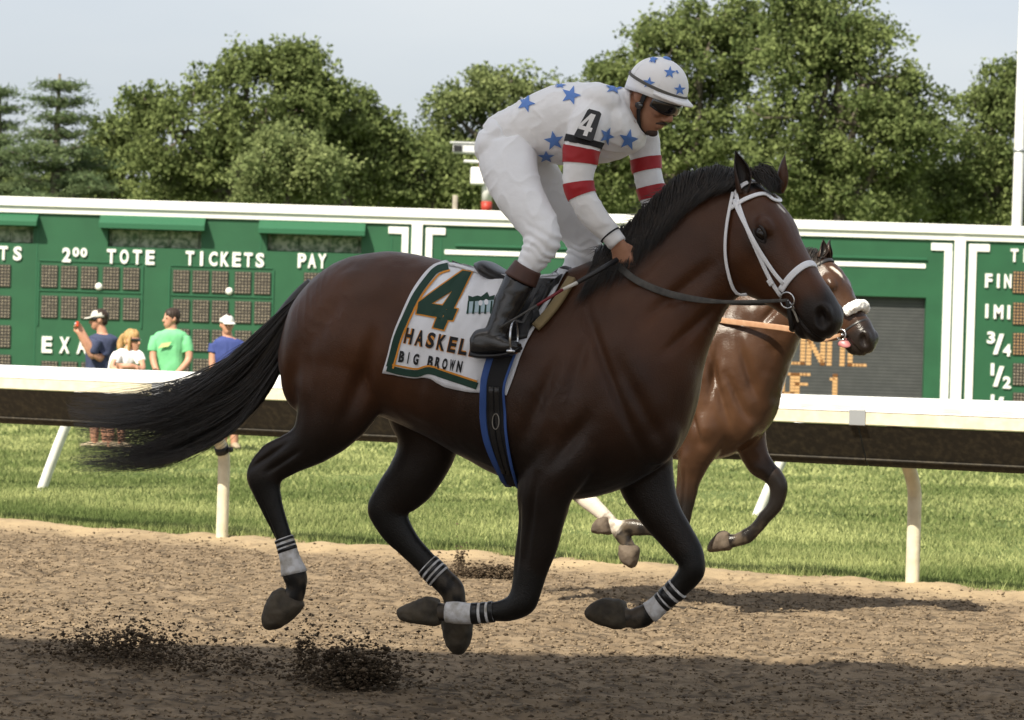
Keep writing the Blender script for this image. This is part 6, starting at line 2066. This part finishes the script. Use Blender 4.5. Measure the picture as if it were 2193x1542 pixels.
def rein2(s):
    b = HD2.p(0.455, -0.150, s * 0.085)
    P = crom([b, SG2.P(1755, 728, s * 0.20), SG2.P(1700, 707, s * 0.22), SG2.P(1625, 696, s * 0.21), SG2.P(1545, 686, s * 0.18), SG2.P(1470, 672, s * 0.10)], 6)
    V, F = strap_mesh(P, [SG2.Y * s] * len(P), np.interp(np.linspace(0, 1, len(P)), [0, 0.35, 0.4, 1], [0.018, 0.020, 0.030, 0.030]), 0.006); add("rein", V, F, M_TANL if s < 0 else M_TANL, bri2)
rein2(-1); rein2(1)
V, F = loft([HD2.p(0.50, -0.145, -0.045), HD2.p(0.515, -0.152, -0.070), HD2.p(0.505, -0.178, -0.084), HD2.p(0.490, -0.200, -0.080)], [HD2.a * 0.020, HD2.a * 0.024, HD2.a * 0.022, HD2.a * 0.010], [HD2.l * 0.009, HD2.l * 0.008, HD2.l * 0.007, HD2.l * 0.004], n=14, k=4)
add("tongue", V, F, mat("pink tongue", (0.42, 0.16, 0.16), 0.4), horse2)
# small exercise saddle on the hidden back
V, F = loft([SG2.P(x, y, 0) for x, y in ((1330, 676), (1370, 676), (1420, 668), (1450, 655))], [SG2.Z * 0.02, SG2.Z * 0.03, SG2.Z * 0.03, SG2.Z * 0.02], [SG2.Y * 0.09, SG2.Y * 0.15, SG2.Y * 0.12, SG2.Y * 0.05], n=18, k=4)
props(add("plain_saddle", V, F, M_LEATHER), "plain black saddle pad on the back of the sunlit bay horse", "saddle")

# ================================================================== spectators on the infield
M_FAIR = mat("fair skin", (0.50, 0.27, 0.18), 0.55, (0.44, 0.22, 0.14), 20)
def spectator(label, Y, cx, top, face, shirt, shorts, torso, sleeves, arms, legs, head, cap=None, hair=None, shades=False, extra=None):
    """pixels of a person standing at distance Y on the grass; face = way the nose points (x right, y away)"""
    g = Sag(cx, 800, Y, 0)
    base = g.P(cx, 900); base = np.array([base[0], Y, 0])
    root = thing("person", label, "person", tuple(base))
    ps = Y / FPX
    def L(st): return leg_loft(g, st)
    hx, hy, hr = head
    H = g.P(hx, hy)
    f = unit(np.array([face[0], face[1], face[2] if len(face) > 2 else 0.0])); l = unit(np.cross((0, 0, 1.0), f)); u = np.cross(f, l)
    def hp(a, b, c): return H + f * a + l * b + u * c
    mb = MB()
    T = [g.P(a, b) for a, b, w, t in torso]
    mb.add(*loft(T, [g.X * w * ps * 0.86 for a, b, w, t in torso], [g.Y * t * 0.86 for a, b, w, t in torso], n=18, k=3))
    mb.add(*tube([T[0] + np.array([0, 0, -0.05]), hp(-0.02, 0, -0.06)], [0.07, 0.055], 12, 2))
    for st in arms + legs:
        mb.add(*loft(*L(st), n=12, k=3))
        if st in arms:
            P = L(st)[0]; d = unit(P[-1] - P[-2])
            sd = unit(np.cross(d, g.Y))
            for i in range(4):
                b = P[-1] + sd * (0.024 - 0.016 * i)
                mb.add(*tube([b, b + d * 0.035, b + d * 0.062 - g.Y * 0.012, b + d * 0.066 - g.Y * 0.034], [0.010, 0.010, 0.009, 0.008], 8, 2))
            mb.add(*tube([P[-1] - d * 0.02 + sd * 0.03, P[-1] + sd * 0.045 + d * 0.02, P[-1] + sd * 0.036 + d * 0.045], [0.011, 0.010, 0.008], 8, 2))
    mb.add(*ellipsoid(hp(-0.012, 0, 0.030), f * 0.096, l * 0.077, u * 0.095, 18, 12))
    mb.add(*loft([hp(0.012, 0, 0.02), hp(0.022, 0, -0.04), hp(0.034, 0, -0.09), hp(0.040, 0, -0.112)], [f * 0.078, f * 0.068, f * 0.048, f * 0.026], [l * 0.070, l * 0.061, l * 0.042, l * 0.022], n=16, k=3))
    mb.add(*loft([hp(0.082, 0, 0.02), hp(0.100, 0, -0.008), hp(0.110, 0, -0.028), hp(0.094, 0, -0.040)], [f * 0.013, f * 0.015, f * 0.012, f * 0.008], [l * 0.010, l * 0.012, l * 0.016, l * 0.012], n=10, k=3))
    for s in (-1, 1):
        mb.add(*ellipsoid(hp(-0.01, s * 0.078, -0.002), f * 0.018, l * 0.010, u * 0.032, 10, 8))
    mb.add(*ellipsoid(hp(0.086, 0, -0.068), f * 0.010, l * 0.024, u * 0.009, 10, 8))
    V, F = remesh(mb, 0.0120)
    V = smooth_np(V, F, 4, 0.5, -0.52)
    add("body", V, F, M_FAIR, root)
    sm = MB().add(*loft(T, [g.X * w * ps for a, b, w, t in torso], [g.Y * t for a, b, w, t in torso], n=22, k=4, sq=2.3))
    for st in sleeves: sm.add(*loft(*L(st), n=14, k=3))
    V, F = remesh(sm, 0.010)
    V = smooth_np(V, F, 5, 0.5, -0.52); N = normals_np(V, F)
    V += N * (0.010 * fbm(V * np.array([8, 8, 5]), 3))[:, None]
    so = add("shirt", V, F, shirt, root)
    hb = torso[-1]
    sh = MB().add(*loft([g.P(hb[0], hb[1] - 14), g.P(hb[0], hb[1] + 8), g.P(hb[0], hb[1] + 24)], [g.X * hb[2] * ps * 0.98] * 3, [g.Y * hb[3] * 1.0] * 3, n=18, k=3))
    for st in legs:
        P, A1, A2 = L(st); sh.add(*loft(P[:3], A1[:3] * 1.25, A2[:3] * 1.25, n=14, k=3))
    V, F = remesh(sh, 0.012); V = smooth_np(V, F, 5, 0.5, -0.52)
    add("shorts", V, F, shorts, root)
    for st in legs:
        P, A1, A2 = L(st); q = P[-1]
        V, F = loft([q + f * t * np.array([1, 1, 0]) + np.array([0, 0, z]) for t, z in ((-0.07, 0.03), (-0.02, 0.045), (0.08, 0.03), (0.17, 0.018))], [(0, 0, 0.028), (0, 0, 0.045), (0, 0, 0.032), (0, 0, 0.018)], [l * 0.034, l * 0.040, l * 0.045, l * 0.034], n=14, k=3)
        add("shoe", V, F, M_KHAKI, root)
    if hair is not None:
        hm = MB().add(*ellipsoid(hp(-0.022, 0, 0.052), f * 0.102, l * 0.086, u * 0.094, 18, 12)).add(*ellipsoid(hp(-0.06, 0, -0.01), f * 0.050, l * 0.074, u * 0.06, 14, 10))
        if hair[1]:
            hm.add(*tube([hp(-0.10, 0, 0.05), hp(-0.17, 0.02, 0.02), hp(-0.20, 0.03, -0.08), hp(-0.19, 0.02, -0.19)], [0.035, 0.045, 0.045, 0.015], 12, 4))
            for s in (-1, 1): hm.add(*tube([hp(0.01, s * 0.072, 0.06), hp(0.02, s * 0.082, -0.02), hp(0.015, s * 0.08, -0.12), hp(0.01, s * 0.07, -0.2)], [0.02, 0.022, 0.02, 0.008], 10, 4))
        V, F = remesh(hm, 0.0085); V = smooth_np(V, F, 3, 0.5, 0); N = normals_np(V, F)
        V += N * (0.007 * fbm(V * np.array([30, 30, 9]), 2))[:, None]
        add("hair", V, F, hair[0], root)
    if cap is not None:
        n, m = 24, 8
        V = [hp(-0.012 + 0.108 * math.sin(p) * math.cos(t), 0.090 * math.sin(p) * math.sin(t), 0.040 + 0.100 * math.cos(p)) for p in np.linspace(0, 1.62, m) for t in np.linspace(0, 2 * math.pi, n, endpoint=False)]
        F = [(i*n+j, (i+1)*n+j, (i+1)*n+(j+1) % n, i*n+(j+1) % n) for i in range(m-1) for j in range(n)]
        c_ = add("cap", V, F, cap, root); md = c_.modifiers.new("s", 'SOLIDIFY'); md.thickness = 0.006
        A = [hp(-0.012 + 0.106 * math.cos(t), 0.088 * math.sin(t), 0.042) for t in np.linspace(-1.0, 1.0, 11)]
        B = [hp(0.03 + 0.15 * math.cos(t * 0.75), 0.085 * math.sin(t), 0.022) for t in np.linspace(-1.0, 1.0, 11)]
        o = add("peak", A + B, [(j, j+1, 12+j, 11+j) for j in range(10)], cap, c_); md = o.modifiers.new("s", 'SOLIDIFY'); md.thickness = 0.006
    if shades:
        V, F = loft([hp(0.03 + 0.066 * math.cos(t), 0.078 * math.sin(t), 0.014) for t in np.linspace(-1.5, 1.5, 13)], [u * 0.018] * 13, [f * 0.006] * 13, n=8, k=1, sq=3)
        add("sunglasses", V, F, M_GLASS, root)
    else:
        for s in (-1, 1):
            V, F = ellipsoid(hp(0.076, s * 0.032, 0.012), f * 0.012, l * 0.014, u * 0.008, 10, 8); add("eye", V, F, M_HAIRB, root)
    return root, g, hp
M_NAVY = mat("navy polo", (0.030, 0.040, 0.085), 0.8, (0.040, 0.052, 0.105), 12)
M_MINT = mat("mint green tee", (0.16, 0.50, 0.24), 0.8, (0.14, 0.45, 0.21), 8)
M_TEEW = mat("white tee", (0.78, 0.77, 0.77), 0.8)
M_ROYAL = mat("royal blue shirt", (0.035, 0.055, 0.20), 0.8)
M_KHAKI = mat("khaki shorts", (0.30, 0.25, 0.17), 0.85)
M_DENIM = mat("denim shorts", (0.07, 0.10, 0.17), 0.85)
M_CAPG = mat("pale grey cap", (0.50, 0.49, 0.45), 0.8)
M_CAPW = mat("off white cap", (0.62, 0.62, 0.58), 0.8)
M_BLOND = mat("blond hair", (0.42, 0.27, 0.11), 0.6, (0.30, 0.18, 0.07), 30)
M_BRUN = mat("dark brown hair", (0.028, 0.016, 0.010), 0.6)
def legs_at(cx, hip, foot, hw=12):
    return [[(cx + s * 10, hip, 15, .085, 0), (cx + s * 11, hip + (foot - hip) * 0.25, 13.5, .08, 0), (cx + s * 12, hip + (foot - hip) * 0.48, 10.5, .06, 0), (cx + s * 12, hip + (foot - hip) * 0.7, 9.5, .055, 0), (cx + s * 12, foot - 8, 6.5, .04, 0)] for s in (-1, 1)]
fy = 966
root, g, hp = spectator("person in navy polo and pale cap raising a red camera beside the blond woman", 33.6, 215, 655, (-0.95, -0.25, -0.05), M_NAVY, M_KHAKI,
    [(222, 716, 16, .09), (220, 726, 33, .12), (214, 750, 32, .125), (212, 785, 28, .12), (213, 822, 29, .125), (214, 842, 29, .125)],
    [[(206, 727, 13, .07, -.14), (200, 742, 14, .07, -.17), (197, 756, 13, .06, -.18)], [(238, 730, 12, .07, .10), (232, 746, 13, .07, .0), (220, 758, 12, .06, -.10)]],
    [[(203, 735, 10, .055, -.15), (197, 762, 9, .05, -.19), (182, 735, 7.5, .042, -.24), (168, 708, 6, .034, -.26)], [(232, 740, 9, .05, .0), (214, 768, 8.5, .05, -.14), (192, 740, 7.5, .04, -.22), (174, 706, 6, .034, -.24)]],
    legs_at(214, 845, fy), (211, 686, 24), cap=M_CAPG, hair=(M_BRUN, False), shades=True)
q = g.P(168, 694, -.28)
ph = thing("small_camera", "small red compact camera held up by the person in navy polo", "camera", tuple(q + np.array([0, 0, -0.03])))
MB().box(q + np.array([-0.022, -0.055, -0.032]), q + np.array([0.006, 0.055, 0.032]), 0.006).obj("camera_body", mat("red camera body", (0.50, 0.06, 0.02), 0.4), ph)
V, F = tube([q + np.array([-0.022, 0, 0]), q + np.array([-0.045, 0, 0])], 0.020, 14, 1); add("lens", V, F, M_ALU, ph)
spectator("person with blond ponytail and sunglasses in white tee leaning on folded arms", 33.2, 275, 705, (0.90, -0.55, -0.05), M_TEEW, M_DENIM,
    [(272, 748, 13, .085), (270, 757, 28, .11), (262, 775, 28, .12), (254, 800, 24, .115), (248, 828, 25, .12), (248, 850, 27, .125)],
    [[(254, 757, 11, .06, -.10), (248, 766, 12, .06, -.14), (244, 775, 11.5, .055, -.17)], [(290, 757, 11, .06, -.03), (298, 766, 12, .06, -.06), (303, 776, 11.5, .055, -.09)]],
    [[(247, 768, 8.5, .045, -.17), (240, 788, 7.5, .04, -.22), (262, 792, 6.5, .036, -.30), (284, 790, 5.5, .032, -.30)], [(301, 770, 8.5, .045, -.1), (306, 788, 7.5, .04, -.22), (282, 785, 6.5, .036, -.33), (262, 784, 5.5, .032, -.33)]],
    legs_at(248, 850, fy), (284, 730, 22), hair=(M_BLOND, True), shades=True)
root, g, hp = spectator("person with short dark hair in a mint green tee with a pale chest print", 33.8, 365, 655, (-0.80, -0.60, 0.0), M_MINT, M_KHAKI,
    [(368, 706, 15, .085), (366, 716, 36, .12), (365, 740, 34, .125), (365, 775, 30, .12), (365, 815, 31, .125), (365, 842, 31, .125)],
    [[(334, 720, 12, .065, -.02), (330, 738, 12, .065, -.04), (328, 752, 11.5, .06, -.05)], [(398, 720, 12, .065, -.02), (402, 738, 12, .065, -.04), (404, 754, 11.5, .06, -.05)]],
    [[(331, 735, 9, .05, -.04), (328, 765, 8, .045, -.08), (332, 785, 7, .04, -.14), (338, 800, 5.5, .033, -.20)], [(402, 735, 9, .05, -.04), (405, 765, 8, .045, -.08), (394, 784, 7, .04, -.16), (380, 798, 5.5, .033, -.22)]],
    legs_at(365, 845, fy), (366, 684, 24), hair=(M_BRUN, False))
n0 = g.P(352, 735, -.14)
SWOOSH = [(338, 744), (344, 736), (364, 733), (366, 737), (358, 739), (350, 745), (346, 741)]
add("chest_print", [g.P(x, y, -.148) for x, y in [(338, 746), (346, 735), (367, 732), (361, 742)]], [(0, 1, 2, 3)], mat("pale yellow print", (0.50, 0.62, 0.25), 0.8), root, smooth=False)
spectator("person in royal blue shirt and off white cap partly hidden behind the streaming tail", 33.9, 490, 665, (0.35, -0.92, -0.05), M_ROYAL, M_KHAKI,
    [(490, 722, 15, .085), (489, 731, 33, .12), (489, 755, 32, .125), (489, 790, 29, .12), (489, 825, 30, .125), (489, 848, 30, .125)],
    [[(459, 735, 12, .065, -.02), (456, 755, 12, .065, -.03)], [(520, 735, 12, .065, -.02), (523, 755, 12, .065, -.03)]],
    [[(457, 748, 9, .05, -.03), (455, 780, 8, .045, -.05), (460, 810, 7, .04, -.10), (468, 830, 5.5, .033, -.16)], [(522, 748, 9, .05, -.03), (525, 780, 8, .045, -.05), (518, 810, 7, .04, -.10), (512, 830, 5.5, .033, -.16)]],
    legs_at(490, 850, 968), (486, 697, 24), cap=M_CAPW, hair=(M_BRUN, False))

# ================================================================== dirt thrown up by the hooves
def spray(label, px, py, w, d, h, n, seed, core=0.7, back=0.0):
    r = np.random.default_rng(seed)
    g0 = ground(px, py)
    k = int(n * core)
    a = r.normal(0, 1, (k, 3)); a /= np.linalg.norm(a, axis=1, keepdims=True)
    a *= r.random((k, 1)) ** (1 / 2.6)
    a[:, 2] = np.abs(a[:, 2])
    lump = 1 + 0.35 * fbm(a * 2.3 + seed, 2)
    P = a * lump[:, None] * np.array([w, d, h])
    m = n - k
    b = np.stack([r.normal(0, w * 0.75, m), r.normal(0, d * 0.8, m), np.abs(r.normal(0, h * 0.62, m))], 1)
    P = np.vstack([P, b])
    P[:, 0] += back * P[:, 2]
    P += g0 + np.array([0, 0, 0.006])
    s = 0.0024 + 0.0075 * r.random(n) ** 2.5
    s[:k] *= 1.35
    o = crumbs("kicked_dirt", P, s, M_SPRAY, seed)
    v = np.repeat(r.random(n) ** 3 * 0.5, 6)
    o.data.attributes["tint"].data.foreach_set("value", v.astype(np.float32))
    return props(o, label, "dirt", kind="stuff")
M_SPRAY = M_CRUMB if 'M_CRUMB' in globals() else M_HOOF
spray("dense clump of dark dirt thrown up below the dark bay's belly", 760, 1472, 0.19, 0.13, 0.17, 3200, 81, 0.55)
spray("thin plume of dirt crumbs beside the dense dirt clump", 655, 1455, 0.05, 0.05, 0.22, 480, 82, 0.3)
spray("low scattered burst of dark dirt under the tip of the tail", 250, 1412, 0.28, 0.18, 0.15, 2600, 83, 0.3, 0.6)
spray("wispy trail of dirt crumbs behind the hind hooves", 440, 1440, 0.42, 0.20, 0.09, 1100, 84, 0.1)
spray("dark ragged clods lying along the sandy edge of the grass", 1040, 1238, 0.22, 0.07, 0.08, 1300, 85, 0.6)
spray("small upright puff of dirt beside the ragged clods", 985, 1228, 0.035, 0.04, 0.15, 320, 86, 0.5)
